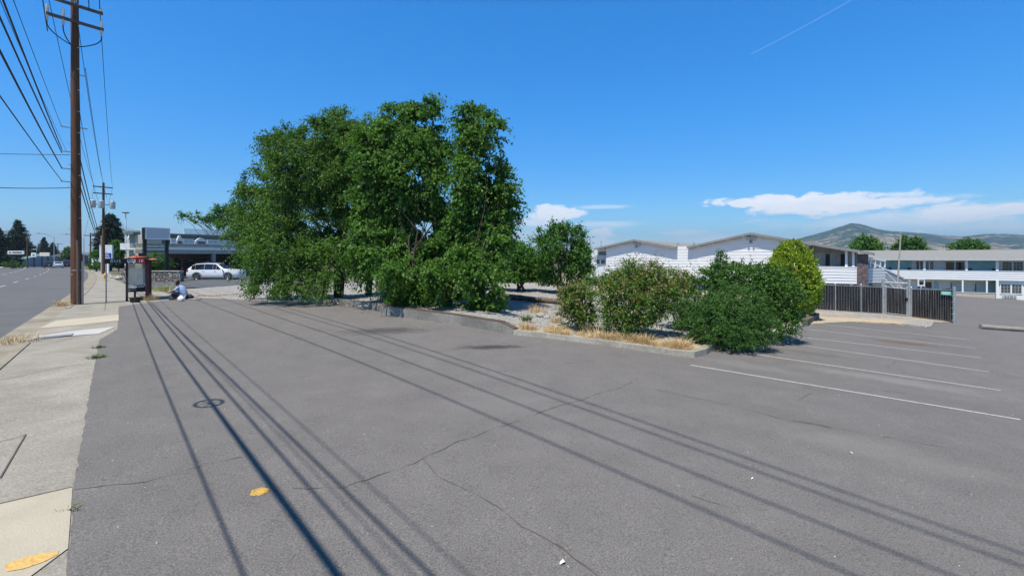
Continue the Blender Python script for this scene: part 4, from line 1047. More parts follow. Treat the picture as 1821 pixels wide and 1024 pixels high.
for u_ in (1644, 1719, 1773.5):
    x = X2(u_); lo = zPt + .055; mb = MB(); mb.b2((x - .11, -.02, lo), (x + .11, .16, zE - .03)); mb.build('post', white_trim, w2)
x = X2(1773.5); mb = MB(); mb.b2((x - .12, -.06, zG - .3), (x + .12, .28, zPb - .003)); mb.build('post', white_trim, w2)
for u_ in (1712, 1755): x = X2(u_); mb = MB(); mb.b2((x - .08, .0, zG - .3), (x + .08, .12, zPb - .06)); mb.build('post', white_trim, w2)
mb = MB(); y = .25; za, zb = f2.z_at(1795, 530, y), f2.z_at(1795, 525.8, y)
mb.b2((X2(1782, y), y - .06, za - .05), (X2(1808, y), y + .04, zb + .05)); ac = mb.build('air_conditioner', M('ac_grey', (.5, .52, .53), .5), w2)
mb = MB()
for a, b in ((1786, 1789.5), (1791, 1794.5), (1796, 1801), (1803, 1806)): mb.b2((X2(a, y), y - .075, za), (X2(b, y), y - .062, zb))
mb.build('grille', M('ac_slots', (.2, .22, .23), .6), ac)
for u_ in (1583, 1617, 1725, 1768): x = X2(u_, 1.3); mb = MB(); mb.box((x, 1.3, zPt + .15), (.3, .3, .35)); mb.build('wall_lamp', black_metal, w2)
o = w2  # low wall in front
lw = thing('garden_wall', 'tan low block wall in front of the far motel doors', 'low wall', f2.o, f2.a)
mb = MB(); y = -3.2; mb.b2((X2(1640, y), y - .2, zG - 1.2), (X2(1769, y), y + .05, f2.z_at(1735, 521, y))); mb.build('wall', M('tan_block', (.46, .42, .34), .9, .12, 2, .3, 14), lw)
mb = MB(); mb.b2((X2(1638, y), y - .24, f2.z_at(1735, 521, y) + .002), (X2(1770, y), y + .09, f2.z_at(1735, 521, y) + .08)); mb.build('coping', M('tan_coping', (.52, .48, .4), .9, .1), lw)
# white box sign frame by the stair
bx = P(1638, 502, 36); sb = MB()
s_ = .26
sb.b2((-s_, -.03, -s_ - .03), (s_, .03, -s_ + .06)); sb.b2((-s_, -.03, s_ - .06), (s_, .03, s_ + .03)); sb.b2((-s_, -.03, -s_ + .061), (-s_ + .09, .03, s_ - .061)); sb.b2((s_ - .05, -.03, -s_ + .061), (s_, .03, s_ - .061)); sb.b2((-.03, -.02, -3.2), (.03, .02, -s_ - .031))
o = sb.build('hoop_frame', white_trim); o.location = bx; tag(o, 'small square white frame on a post above the slatted fence', 'frame')
# flag pole
fpb = on((1600 - U0) / F * 29, 29); fp = thing('thin_pole', 'thin leaning bare metal pole standing behind the fence gate', 'pole', fpb)
mb = MB(); tip = P(1602, 416, 29) - fpb; ft = P(1596, 510, 29) - fpb; mb.tube([Vector((ft.x - .06, 0, 0)), ft, tip], [.055, .05, .035], 8); mb.build('shaft', M('pole_tan', (.38, .34, .3), .6, .2, 5), fp)
mb = MB(); mb.lathe([(.0, 0), (.06, .03), (.05, .09), (0, .12)], tip, 8); mb.build('finial', galv, fp)

# ------------------------------------------------------------------ slatted chain-link fence with a gate
slat_m = M('black_slat', (.007, .007, .009), .9, .4, 5, spec=.05); wire_m = M('chain_wire', (.5, .5, .5), .5, .3, 20, metal=.5)
def hz(u, v, p): return CH + (V0 - v) / F * p.y - p.z
A, B_, C_, D_ = G(1440, 551), G(1571, 559.5), G(1617, 564.5), G(1697, 574.5)
hA, hB, hC, hD = hz(1440, 504.5, A), hz(1571, 509.5, B_), hz(1617, 512, C_), hz(1697, 514.5, D_)
FW = 'fence sections of black slats round the motel yard'
def fence(name, label, a, b, ha, hb, n, cat='fence', posts=True, group=FW, low=.06, rails=True):
    t = thing(name, label, cat, a, 0, group); d = b - a; L = d.length; dn = d.normalized(); R = Matrix((Vector((dn.x, dn.y, 0)).normalized(), Vector((-dn.y, dn.x, 0)).normalized(), Vector((0, 0, 1)))).transposed()
    ms, mw = MB(), MB()
    for i in range(n):
        f_ = (i + .5) / n; p = d * f_; h = ha + (hb - ha) * f_; wd = L / n
        jz = random.uniform(-.02, .03); ms.box(p + Vector((0, 0, low + (h - low + jz) / 2)), (wd * .84, .012, h - low + jz), R @ Matrix.Rotation(random.gauss(0, .006), 3, 'Y'))
        q = d * (i / n); mw.box(q + Vector((0, 0, low + (h - low) * .49)) - R.col[1] * .004, (wd * .08, .008, (h - low) * .95), R)
    ms.build('slats', slat_m, t); mw.build('chain_mesh', wire_m, t)
    if rails:
        mb = MB(); mb.tube([Vector((0, 0, ha - .03)), d + Vector((0, 0, hb - .03))], .02, 7); mb.build('top_rail', galv, t)
        mb = MB(); mb.tube([Vector((0, 0, .06)), d + Vector((0, 0, .06))], .014, 6); mb.build('bottom_rail', galv, t)
        mb = MB(); mb.beam(Vector((0, .1, .02)), d + Vector((0, .1, .02)), .12, .16); mb.build('footing', M('rust_board', (.14, .09, .07), .9, .3, 5), t)
    return t
fa = fence('slatted_fence', 'long section of black slatted fence running behind the golden arborvitae to the gate', A, B_, hA, hB, 46)
fb = fence('slatted_gate', 'black slatted gate hung in a galvanised frame between tall grey posts', B_ + (C_ - B_) * .1, B_ + (C_ - B_) * .92, hB - .03, hC - .08, 15, 'gate', group=None, rails=False)
fc = fence('slatted_fence', 'short right section of black slatted fence carrying a little green sign', C_ + (D_ - C_) * .04, D_, hC - .02, hD, 26)
def post(t, p, h, r): mb = MB(); mb.tube([p - t.location - Vector((0, 0, .1)), p - t.location + Vector((0, 0, h))], r, 10); mb.lathe([(r * 1.15, 0), (r * 1.1, .04), (.0, .08)], p - t.location + Vector((0, 0, h)), 10); return mb.build('post', galv, t)
hp = hz(1572, 498, B_); hq = hz(1622, 500, C_)
post(fa, A, hA + .05, .04)
for f_ in (.35, .7): post(fa, A.lerp(B_, f_), hA + (hB - hA) * f_ + .03, .03)
gf = B_ + (C_ - B_) * .05
post(fb, B_, hp, .085); post(fb, C_, hq, .075); post(fb, B_ + (C_ - B_) * .1, hB, .035); post(fb, B_ + (C_ - B_) * .92, hC - .02, .045)
lb = B_ - fb.location; lc = C_ - fb.location
mb = MB(); mb.tube([lb + Vector((0, 0, hp - .12)), lc + Vector((0, 0, hq - .12))], .05, 8); mb.build('header_bar', galv, fb)
mb = MB(); mb.tube([lb.lerp(lc, .1) + Vector((0, 0, hB - .02)), lb.lerp(lc, .92) + Vector((0, 0, hC - .06))], .025, 8); mb.tube([lb.lerp(lc, .1) + Vector((0, 0, .1)), lb.lerp(lc, .92) + Vector((0, 0, .1))], .025, 8); mb.build('gate_frame', galv, fb)
mb = MB()
for z in (.3, 1.0): mb.box(lb.lerp(lc, .05) + Vector((0, -.03, z)), (.16, .05, .08))
mb.build('hinge', galv, fb)
mb = MB(); mb.box(lb.lerp(lc, .88) + Vector((0, -.06, .95)), (.12, .08, .16)); mb.build('latch', black_metal, fb)
mb = MB(); p = B_ - fb.location + Vector((0, -.1, hz(1577, 538, B_))); mb.box(p + Vector((.16, 0, .0)), (.2, .01, .4)); mb.build('notice', M('notice_white', (.7, .68, .74), .6, .1, 20), fb)
post(fc, D_, hD + .06, .06)
for f_ in (.0,): post(fc, C_.lerp(D_, .05), hC, .035)
mb = MB()
for z in (.15, .45, .75, 1.05, 1.35): mb.box(D_ - fc.location + Vector((-.02, -.02, z)), (.24, .03, .03))
mb.build('tension_band', galv, fc)
# small green sign on the fence
p = G(1682, 572.5); sg = P(1682.5, 521.3, p.y - .12); ang = math.atan2((D_ - C_).y, (D_ - C_).x)
gs = thing('fence_sign', 'small mint green sign with white lines fixed near the end post of the fence', 'sign', sg, ang)
mb = MB(); mb.box((0, 0, 0), (.42, .012, .18)); mb.build('plate', M('mint_sign', (.1, .5, .4), .5, .06, 8), gs)
mb = MB()
for z, w_ in ((.05, .3), (.0, .34), (-.05, .24)): mb.box((0, -.008, z), (w_, .004, .022))
mb.build('white_lines', white_trim, gs)
# ------------------------------------------------------------------ utility poles and wires
pole_m = M('creosote_pole', (.12, .056, .031), .9, .4, 5, .7, 18, stretch=(2, 2, .12), dirt=(.055, .035, .027))
arm_m = M('crossarm_wood', (.12, .09, .075), .85, .3, 6, stretch=(1, 1, 1)); porc = M('porcelain', (.62, .62, .6), .25, .1, 6); wire_k = M('black_cable', (.012, .012, .014), .6, .3, 3)
AD = Vector((.6, .8, 0))          # the way the crossarms point
pb = G(136, 541); zh = 15.6
t = thing('utility_pole', 'tall thick brown utility pole with cable terminals on its crossarm, nearest on the pavement', 'utility pole', pb)
mb = MB(); n = 16; mb.tube([(-.0008 * 0 + random.uniform(-.006, .006) - .09 * i / n, random.uniform(-.006, .006), -.3 + (zh + .3) * i / n) for i in range(n + 1)], [.205 - .075 * i / n for i in range(n + 1)], 18); mb.build('shaft', pole_m, t, smooth=True)
def ptop(z): return Vector((-.09 * z / zh, 0, z))
hz_ = lambda v: CH + (V0 - v) / F * pb.y - pb.z
z1, z2 = hz_(41), hz_(12); zv = hz_
def arm(t, z, half, base, mat=arm_m, w_=.1, off=.16):
    o = ptop(z) if base is None else base + Vector((0, 0, z)); sd = Vector((AD.y, -AD.x, 0)) * off
    mb = MB(); mb.beam(o - AD * half + sd, o + AD * half + sd, w_, .12); return mb.build('crossarm', mat, t), o + sd
a1, o1 = arm(t, z1, .98, None); a2, o2 = arm(t, z2, .95, None)
for f_ in (-.94, -.42, .9):
    q = o1 + AD * f_
    mb = MB(); mb.lathe([(.03, -.42), (.05, -.38), (.05, -.05), (.07, .02), (.045, .05), (.075, .1), (.045, .13), (.07, .19), (.04, .22), (.05, .3), (0, .33)], q + Vector((0, 0, .1)), 12); mb.build('cable_terminal', porc, t, smooth=True)
    e = ptop(z1 - 1.05) + AD * (.12 if f_ > 0 else -.12); s = q + Vector((0, 0, -.32)); c1 = Vector((s.x, s.y, e.z + .25)); pts = []
    for i in range(13):
        u = i / 12; pts.append(s * (1 - u) ** 2 + (c1 + (s - e) * .1) * 2 * u * (1 - u) + e * u * u)
    mb = MB(); mb.tube(pts, .022, 7); mb.build('terminal_cable', wire_k, t, smooth=True)
for f_ in (-.9, .0, .88):
    mb = MB(); mb.lathe([(.02, 0), (.06, .03), (.03, .06), (.06, .1), (.03, .13), (.045, .18), (0, .2)], o2 + AD * f_ + Vector((0, 0, .06)), 10); mb.build('insulator', porc, t, smooth=True)
for i in range(22):
    z = 3.4 + i * .48; a = (1 if i % 2 else -1); mb = MB(); q = ptop(z); r = .2 - .075 * z / zh; d = Vector((a * .95, -.3, 0)).normalized(); mb.tube([q + d * (r - .02), q + d * (r + .11), q + d * (r + .11) + Vector((0, 0, .03))], .012, 5); mb.build('step_bolt', galv, t)
for z in (5.5, zv(302), zv(272), zv(229)): q = ptop(z); mb = MB(); mb.beam(q - AD * .08, q - AD * .5, .04, .04); mb.build('bracket', galv, t)
for z in (8.0, 10.4): q = ptop(z); mb = MB(); mb.beam(q + AD * .1, q + AD * .42, .05, .05); mb.build('bracket', galv, t)
mb = MB(); mb.tube([(.17, -.1, -.05), (.165, -.1, 2.3), (.13, -.1, 2.9)], .062, 8); mb.build('cable_guard', M('guard_brown', (.13, .09, .07), .8, .2, 6), t)
mb = MB(); mb.tube([(.2, .07, -.05), (.2, .07, 1.95)], .05, 8); mb.build('conduit', M('conduit_pale', (.5, .49, .47), .6, .15, 6), t)
mb = MB(); mb.lathe([(.197, 1.52), (.198, 1.56)], (0, 0, 0), 18); mb.box((-.02, -.2, 1.35), (.07, .01, .05)); mb.build('metal_band', galv, t)

def upole(label, u, v, vtop, r, arms, extra=None, name='utility_pole', group=None):
    b = G(u, v); t = thing(name, label, 'utility pole', b, 0, group); h = CH + (V0 - vtop) / F * b.y - b.z
    mb = MB(); mb.tube([(0, 0, -.2), (0, 0, h * .5), (0, 0, h)], [r, r * .85, r * .65], 10); mb.build('shaft', pole_m, t, smooth=True)
    for va, half in arms:
        z = CH + (V0 - va) / F * b.y - b.z; mb = MB(); mb.beam(Vector((0, -.1, z)) - AD * half, Vector((0, -.1, z)) + AD * half, .12, .14); mb.build('crossarm', arm_m, t)
    return t, b, h
t2, p2, h2 = upole('utility pole carrying three grey transformer cans, beside the blue and white sign', 184, 487, 325, .19, [(333, 1.05), (344.5, 1.05)])
for f_ in (-1.05, 0, 1.05):
    z = CH + (V0 - 364) / F * p2.y - p2.z; q = AD * f_ + (Vector((0, -.35, 0)) if f_ == 0 else Vector((0, -.1, 0)))
    mb = MB(); mb.lathe([(.0, -.5), (.3, -.5), (.32, -.46), (.32, .42), (.34, .44), (.28, .52), (0, .55)], q + Vector((0, 0, z)), 16); mb.lathe([(.03, .5), (.05, .6), (.03, .7), (.05, .78), (0, .8)], q + Vector((.12, 0, z)), 8); mb.build('transformer', M('transformer_grey', (.5, .52, .53), .45, .08, 3), t2, smooth=True)
mb = MB(); z = CH + (V0 - 364) / F * p2.y - p2.z; mb.beam(Vector((0, -.05, z)) - AD * 1.1, Vector((0, -.05, z)) + AD * 1.1, .1, .1); mb.build('transformer_bar', galv, t2)
mb = MB(); mb.tube([(-.2, -.1, 0), (-.2, -.1, 5.2)], .06, 7); mb.build('conduit', M('conduit_white', (.6, .6, .58), .6, .1), t2)
t3, p3, h3 = upole('slim utility pole without transformers, farther up the street behind the pole with cans', 161, 478, 414, .16, [(419, 1.0)])
upole('bare wooden pole across the street beside the white sign board', 48.5, 476, 419, .16, [])
upole('thin dark pole across the street between the small shop signs', 67.5, 471, 433, .15, [])
upole('far pole with one crossarm above the cars on the street', 103, 470, 432.5, .16, [(434, 1.3)])
upole('distant pole with a crossarm behind the left gable of the motel', 1069, 470, 428.5, .12, [(430, 1.1)])

p0 = SN(-22, -1.9)            # the pole behind the photographer, out of sight
def wire(label, a, b, sag, r, n=26, group=None, name='overhead_wire'):
    a, b = Vector(a), Vector(b); pts = []
    for i in range(n + 1):
        u = i / n; q = a.lerp(b, u); q.z -= sag * 4 * u * (1 - u); pts.append(q)
    mb = MB(); mb.tube(pts, r, 6); o = mb.build(name, wire_k, None, smooth=True); return tag(o, label, 'wire', group)
def at1(z, off=0.0): return pb + ptop(z) + AD * off
def at0(z, n=-1.35): q = SN(-22, n); return Vector((q.x, q.y, pb.z + z))
def at2(v, off=0.0): return Vector((p2.x, p2.y, CH + (V0 - v) / F * p2.y)) + AD * off
B1 = 'cables strung from the near pole towards the camera'
wire('thick bundled cable, second from the bottom of the run to the near pole', at1(zv(302), -.46), at0(6.6, -.95), .35, .021, group=B1)
wire('thick cable just above the bundled one, meeting the near pole beside its twin', at1(zv(275), -.46), at0(7.1, -1.0), .3, .018, group=B1)
wire('thick cable meeting the near pole at the upper of the two close clamps', at1(zv(269), -.46), at0(7.5, -.77), .3, .018, group=B1)
wire('thin pale wire running between the thick cables', at1(zv(272), -.3), at0(8.4, -1.3), .5, .006, group=B1)
wire('single thin wire above all the thick cables on the near pole', at1(zv(229), -.46), at0(8.4, -1.1), .4, .008, group=B1)
wire('lowest straight cable shadowing the car park, nearest the pavement', at1(5.5, -.46), at0(5.5, -1.25), .25, .014, group=B1)
wire('sagging service cable dropping from the near pole to the left over the road', at1(zv(335), -.2), SN(14, -14, 5.4), .9, .016)
wire('horizontal service cable crossing the road from the near pole', at1(zv(277), -.2), SN(36, -24, 6.6), .35, .014)
B2 = 'high conductors between the poles'
for off, zz, n0, lab in ((-.9, 12.0, .2, 'lower conductor at the street side of the near pole'), (0.1, 12.45, .22, 'conductor at the middle of the near pole'), (.5, 13.45, .26, 'high conductor above the top crossarm'), (.88, z2 + .22, .27, 'high conductor at the car-park end of the top crossarm')):
    wire(lab + ', behind the camera', at1(zz, off), at0(zz - .1, n0), .35, .018, group=B2)
for off, lab in ((-.9, 'street end'), (.88, 'car-park end'), (0, 'middle')):
    wire('high conductor from the %s of the top crossarm to the transformer pole' % lab, at1(z2 + .25, off), at2(331 if off else 326, off * 1.1), .9, .014, group='high conductors to the transformer pole')
wire('secondary wire from the small bracket down to the transformer pole', at1(hz_(117), .35), at2(352, .4), .9, .013)
wire('secondary wire from below the bracket to the transformer pole', at1(hz_(200), .15), at2(360, -.4), .9, .013)
for z, v, lab in ((zv(270), 425, 'thick telephone cable, top of three beyond the near pole'), (zv(300), 432, 'thick telephone cable, middle of three beyond the near pole'), (zv(322), 436, 'thick telephone cable, bottom of three beyond the near pole')):
    wire(lab, at1(z, .1), at2(v, -.2), .5, .024, group='telephone cables beyond the near pole')
    wire(lab.replace('beyond the near pole', 'past the transformer pole'), at2(v, -.2), p3 + Vector((0, 0, h3 - 1.6 - (v - 425) * .03)), .6, .02, group='telephone cables beyond the transformer pole')
for off in (-1, 1): wire('high conductor at the %s end of the transformer pole arm, running up the street' % ('street' if off < 0 else 'building'), at2(332, off), p3 + AD * off + Vector((0, 0, h3 - .7)), .6, .014)
for k, dv in enumerate((0, 6, 11)): wire(('upper', 'middle', 'lower')[k] + ' service wire from the transformer pole to the inn roof', at2(378 + dv * .7, .2), P(262, 416 + dv * .4, 49), .5, .014, group='service wires to the inn')
# the ring of spare cable that throws the oval shadow
qs = G(365, 718) - Vector((SH.x, SH.y, 0)) * -1 * 0
dirh = Vector((-SH.x, -SH.y, 0)) / math.tan(SUN_EL)
def wz(q):  # height of the bundled cable above a plan point
    a, b = at1(zv(302), -.46), at0(6.6, -.95); d = (b - a).to_2d(); u = (q.to_2d() - a.to_2d()).dot(d) / d.length_squared
    p = a.lerp(b, u); p.z -= .35 * 4 * u * (1 - u); return p
gp = G(365, 718); best = None
for i in range(400):
    u = i / 400; q = wz(at1(zv(302), -.46).lerp(at0(6.6, -.95), u)); sh = q + dirh * (q.z - g(q.x, q.y))
    dd = (sh.to_2d() - gp.to_2d()).length
    if best is None or dd < best[0]: best = (dd, q)
q = best[1]; sn = thing('cable_loop', 'round frame of spare cable hung on the thick bundled cable, known by its oval shadow', 'cable loop', q)
mb = MB(); R_ = .17; tv = Vector((RD.x, RD.y, 0)); nv = Vector((RN.x, RN.y, 0))
pts = [tv * (R_ * 1.15 * math.cos(a)) + nv * (R_ * math.sin(a)) + Vector((0, 0, -.06)) for a in [i * 2 * math.pi / 28 for i in range(29)]]
mb.tube(pts, .022, 6, caps=False); mb.build('coil', wire_k, sn)
mb = MB()
for a in (.5, 1.6, 2.7): mb.tube([tv * R_ * 1.1 * math.cos(a) + nv * R_ * math.sin(a) + Vector((0, 0, -.05)), -tv * R_ * 1.1 * math.cos(a) - nv * R_ * math.sin(a) + Vector((0, 0, -.05))], .01, 5)
mb.build('spokes', galv, sn)
mb = MB(); mb.tube([wz(q - tv * s) - q for s in (.0, 3, 6, 9, 12)], [.026, .036, .036, .036, .034], 7); mb.build('doubled_cable', wire_k, sn)

# ------------------------------------------------------------------ bus shelter
glass_see, nt_, b_ = newmat('shelter_glass'); b_.inputs['Base Color'].default_value = (.55, .62, .64, 1); b_.inputs['Roughness'].default_value = .1; b_.inputs['Alpha'].default_value = .35
sb = G(245, 534); ang = math.atan2(RN.y, RN.x)
sx = .47; hr = 1.93; bt = thing('bus_shelter', 'small dark bus shelter with an orange hipped roof at the end of the car park', 'bus shelter', sb, ang)
S = F / sb.y
brown = M('shelter_brown', (.035, .02, .018), .5, .3, 5); rust = M('shelter_rust', (.12, .03, .03), .55, .3, 5); tile = M('orange_roof', (.5, .13, .05), .6, .2, 6, .3, 30)
for x, y, wd, mt in ((-.42, 0, .1, brown), (.37, 0, .15, rust), (-.42, 1.9, .1, brown), (.42, 1.9, .1, brown), (.5, .1, .1, brown)):
    mb = MB(); mb.b2((x - wd / 2, y - .06, -.05), (x + wd / 2, y + .06, hr)); mb.build('post', mt, bt, bevel=.006)
mb = MB(); zr = hr + .34; mb.add([(-.7, -.3, hr + .08), (.8, -.3, hr + .08), (.8, 2.3, hr + .08), (-.7, 2.3, hr + .08), (.05, .5, zr), (.05, 1.5, zr)], [(0, 1, 4), (1, 2, 5, 4), (2, 3, 5), (3, 0, 4, 5), (0, 3, 2, 1)]); mb.build('roof', tile, bt)
mb = MB(); mb.b2((-.72, -.32, hr - .02), (.82, 2.32, hr + .075)); mb.build('fascia', black_metal, bt)
mb = MB(); mb.b2((.02, -.36, zr - .1), (.3, 0, zr + .06)); mb.build('ridge_cap', black_metal, bt)
mb = MB(); mb.b2((-.37, 1.88, .5), (.36, 1.9, 1.75)); mb.b2((.53, .2, .5), (.545, 1.8, 1.75)); mb.build('glass_panel', glass_see, bt)
mb = MB(); mb.b2((-.37, -.02, .42), (.3, .03, .5)); mb.b2((-.37, 1.86, .42), (.36, 1.92, .5)); mb.build('rail', black_metal, bt)
bn = thing('shelter_bench', 'short black bench under the bus shelter roof', 'bench', sb, ang)
mb = MB(); mb.b2((-.3, .35, .42), (.28, 1.5, .47)); mb.build('seat', black_metal, bn)
mb = MB(); mb.tube([(-.02, .3, .6), (.0, .3, .68), (.1, .3, .72), (.24, .3, .72), (.3, .3, .6)], .025, 6); mb.b2((-.05, .36, .471), (.3, .4, .62)); mb.build('armrest', black_metal, bn)
for y in (.45, 1.4): mb = MB(); mb.b2((-.14, y - .03, 0), (-.06, y + .03, .419)); mb.b2((-.059, y - .03, 0), (.3, y + .03, .08)); mb.build('leg', black_metal, bn)
bs = thing('bus_stop_sign', 'black BUS board with a white bus symbol and red 10 panel on the shelter fascia', 'sign', sb, ang)
zs0 = CH + (V0 - 468.5) / F * (sb.y) - sb.z; zs1 = CH + (V0 - 460) / F * sb.y - sb.z
x0, x1 = -1.22, -.05
zm = (zs0 + zs1) / 2; y_ = -.36
mb = MB(); mb.b2((x0, y_ - .03, zs0), (x1, y_ + .03, zs1)); mb.build('board', black_metal, bs)
mb = MB(); mb.b2((x1 + .003, y_ - .035, zs0 - .02), (x1 + .31, y_ + .03, zs1 + .03)); mb.build('red_panel', M('route_red', (.33, .015, .03), .5, .1), bs)
lw_ = M('sign_white', (.75, .75, .75), .6, .03)
textmesh('BUS', .2, lw_, 'lettering', bs, (x0 + .38, y_ - .035, zm), (math.pi / 2, 0, 0), .003, 1.25)
textmesh('10', .2, lw_, 'route_number', bs, (x1 + .157, y_ - .04, zm), (math.pi / 2, 0, 0), .003)
mb = MB(); bxx = x1 - .2; mb.b2((bxx - .16, y_ - .036, zm - .06), (bxx + .16, y_ - .031, zm + .085)); mb.lathe([(.035, -.004), (.035, .002)], (bxx - .09, y_ - .033, zm - .07), 10, axis='y'); mb.lathe([(.035, -.004), (.035, .002)], (bxx + .09, y_ - .033, zm - .07), 10, axis='y'); bi = mb.build('bus_symbol', lw_, bs)
mb = MB()
for k in range(3): mb.b2((bxx - .13 + k * .09, y_ - .04, zm - .0), (bxx - .06 + k * .09, y_ - .0365, zm + .05))
mb.build('symbol_windows', black_metal, bi)
mb = MB(); mb.tube([(x0 + .03, y_ + .05, 0), (x0 + .03, y_ + .05, zs0)], .03, 8); mb.build('sign_post', galv, bs)
bp = G(240.5, 537.5); tb = thing('planter_tub', 'small black square tub on the pavement beneath the bus shelter', 'tub', bp)
mb = MB(); mb.add([(-.13, -.13, 0), (.13, -.13, 0), (.13, .13, 0), (-.13, .13, 0), (-.16, -.16, .24), (.16, -.16, .24), (.16, .16, .24), (-.16, .16, .24), (-.12, -.12, .24), (.12, -.12, .24), (.12, .12, .24), (-.12, .12, .24), (-.11, -.11, .1), (.11, -.11, .1), (.11, .11, .1), (-.11, .11, .1)],
    [(3, 2, 1, 0), (0, 1, 5, 4), (1, 2, 6, 5), (2, 3, 7, 6), (3, 0, 4, 7), (4, 5, 9, 8), (5, 6, 10, 9), (6, 7, 11, 10), (7, 4, 8, 11), (8, 9, 13, 12), (9, 10, 14, 13), (10, 11, 15, 14), (11, 8, 12, 15), (12, 13, 14, 15)]); mb.build('tub', black_metal, tb)
mb = MB(); mb.b2((-.178, -.178, .2), (.178, -.163, .245)); mb.build('rim', M('tub_rim', (.04, .04, .042), .5), tb)

# ------------------------------------------------------------------ the person sitting on the ground
def skin(name, joints, edges, mat, parent, sub=2):
    me = bpy.data.meshes.new(name); me.from_pydata([j[:3] for j in joints], edges, []); me.materials.append(mat)
    o = link(name, me, parent); md = o.modifiers.new('skin', 'SKIN'); md.use_smooth_shade = True
    ly = me.skin_vertices[0].data if me.skin_vertices else None
    if ly:
        for d, j in zip(ly, joints): r = j[3]; d.radius = (r, r) if not isinstance(r, tuple) else r
        ly[0].use_root = True
    s = o.modifiers.new('sub', 'SUBSURF'); s.levels = sub; s.render_levels = sub; return o
pp = G(318, 532, .02); pr = thing('person', 'person in pale blue shirt and dark trousers crouched on the ground beside a white bag', 'person', pp, 0)
pr.rotation_euler = (0, 0, math.radians(18))
skin_m = M('skin', (.12, .065, .045), .55, .1, 8)
# facing -x; hips low, knees up, torso leaning forward, arms reaching to the ground bag
J = [(.2, 0, .2, .14), (.14, 0, .36, .145), (.06, 0, .52, .15), (-.0, 0, .64, .1), (-.04, 0, .7, .055), (-.075, 0, .76, .065), (-.085, 0, .82, .085), (-.08, 0, .87, .06),
     (.0, -.17, .6, .055), (-.14, -.2, .42, .042), (-.3, -.12, .38, .032), (.0, .17, .6, .055), (-.16, .2, .44, .042), (-.33, .12, .42, .032),
     (.1, -.1, .17, .095), (-.24, -.17, .34, .07), (-.16, -.17, .08, .05), (.1, .1, .17, .095), (-.24, .17, .36, .07), (-.18, .17, .08, .05), (-.3, -.17, .05, .035), (-.32, .17, .05, .035)]
E = [(0, 1), (1, 2), (2, 3), (3, 4), (4, 5), (5, 6), (6, 7), (3, 8), (8, 9), (9, 10), (3, 11), (11, 12), (12, 13), (0, 14), (14, 15), (15, 16), (0, 17), (17, 18), (18, 19), (16, 20), (19, 21)]
hands = []
for si, base in ((-1, 10), (1, 13)):
    bx_ = Vector(J[base][:3]); pi_ = len(J); J.append((bx_.x - .05, bx_.y, bx_.z - .03, .03)); E.append((base, pi_))
    for k, (dy, ln) in enumerate(((-.028, .05), (-.01, .065), (.01, .07), (.028, .06))):
        a = len(J); J.append((bx_.x - .085, bx_.y + dy, bx_.z - .045, .009)); J.append((bx_.x - .09 - ln * .6, bx_.y + dy, bx_.z - .06 - ln * .5, .008)); E += [(pi_, a), (a, a + 1)]
    a = len(J); J.append((bx_.x - .05, bx_.y - si * .045, bx_.z - .05, .009)); J.append((bx_.x - .085, bx_.y - si * .05, bx_.z - .08, .008)); E += [(pi_, a), (a, a + 1)]
# face: nose and ears grow from the head
a = len(J); J += [(-.185, 0, .815, .014), (-.06, .09, .815, .014), (-.06, -.09, .815, .014), (-.15, 0, .765, .03)]; E += [(6, a), (6, a + 1), (6, a + 2), (5, a + 3)]
body = skin('body', J, E, skin_m, pr)
shirt_m = M('pale_blue_shirt', (.3, .42, .66), .85, .12, 9, .3, 20); trou = M('navy_trousers', (.012, .014, .035), .85, .3, 9)
mb = MB(); mb.tube([(.25, 0, .17), (.235, 0, .24), (.2, 0, .34), (.14, 0, .45), (.075, 0, .555), (.02, 0, .635), (-.015, 0, .675)], [.165, .175, .18, .185, .178, .125, .075], 18)
for s_ in (-1, 1): mb.tube([(.05, s_ * .1, .58), (.0, s_ * .165, .585), (-.06, s_ * .19, .52), (-.115, s_ * .198, .455)], [.085, .082, .072, .066], 12)
for k, p in enumerate(mb.v):
    f_ = 1 + .05 * mnoise.noise(Vector(p) * 9); mb.v[k] = (p[0], p[1] * f_, p[2] + .012 * mnoise.noise(Vector(p) * 14))
mb.build('shirt', shirt_m, pr, smooth=True)
skin('trousers', [(.2, 0, .17, .16), (.1, -.1, .17, .12), (-.24, -.17, .33, .095), (-.17, -.17, .11, .075), (.1, .1, .17, .12), (-.24, .17, .35, .095), (-.19, .17, .11, .075)], [(0, 1), (1, 2), (2, 3), (0, 4), (4, 5), (5, 6)], trou, pr)
bm = bmesh.new(); bmesh.ops.create_icosphere(bm, subdivisions=3, radius=.108)
for v in bm.verts:
    v.co *= 1 + .06 * mnoise.noise(v.co * 30)
    if v.co.x < -.03 and v.co.z < .035: v.co.x = -.03 + (v.co.x + .03) * .15
    if v.co.z < -.06: v.co.z = -.06
me = bpy.data.meshes.new('hair'); bm.to_mesh(me); bm.free(); me.materials.append(M('black_hair', (.006, .006, .008), .7, .2, 30)); me.polygons.foreach_set('use_smooth', [True] * len(me.polygons))
link('hair', me, pr).location = (-.06, 0, .842)
mb = MB()
for s_ in (-1, 1): mb.lathe([(0, -.004), (.012, 0), (0, .006)], (-.165, s_ * .032, .835), 8, axis='x')
mb.b2((-.168, -.03, .775), (-.16, .03, .783)); mb.build('eyes_and_mouth', black_metal, pr)
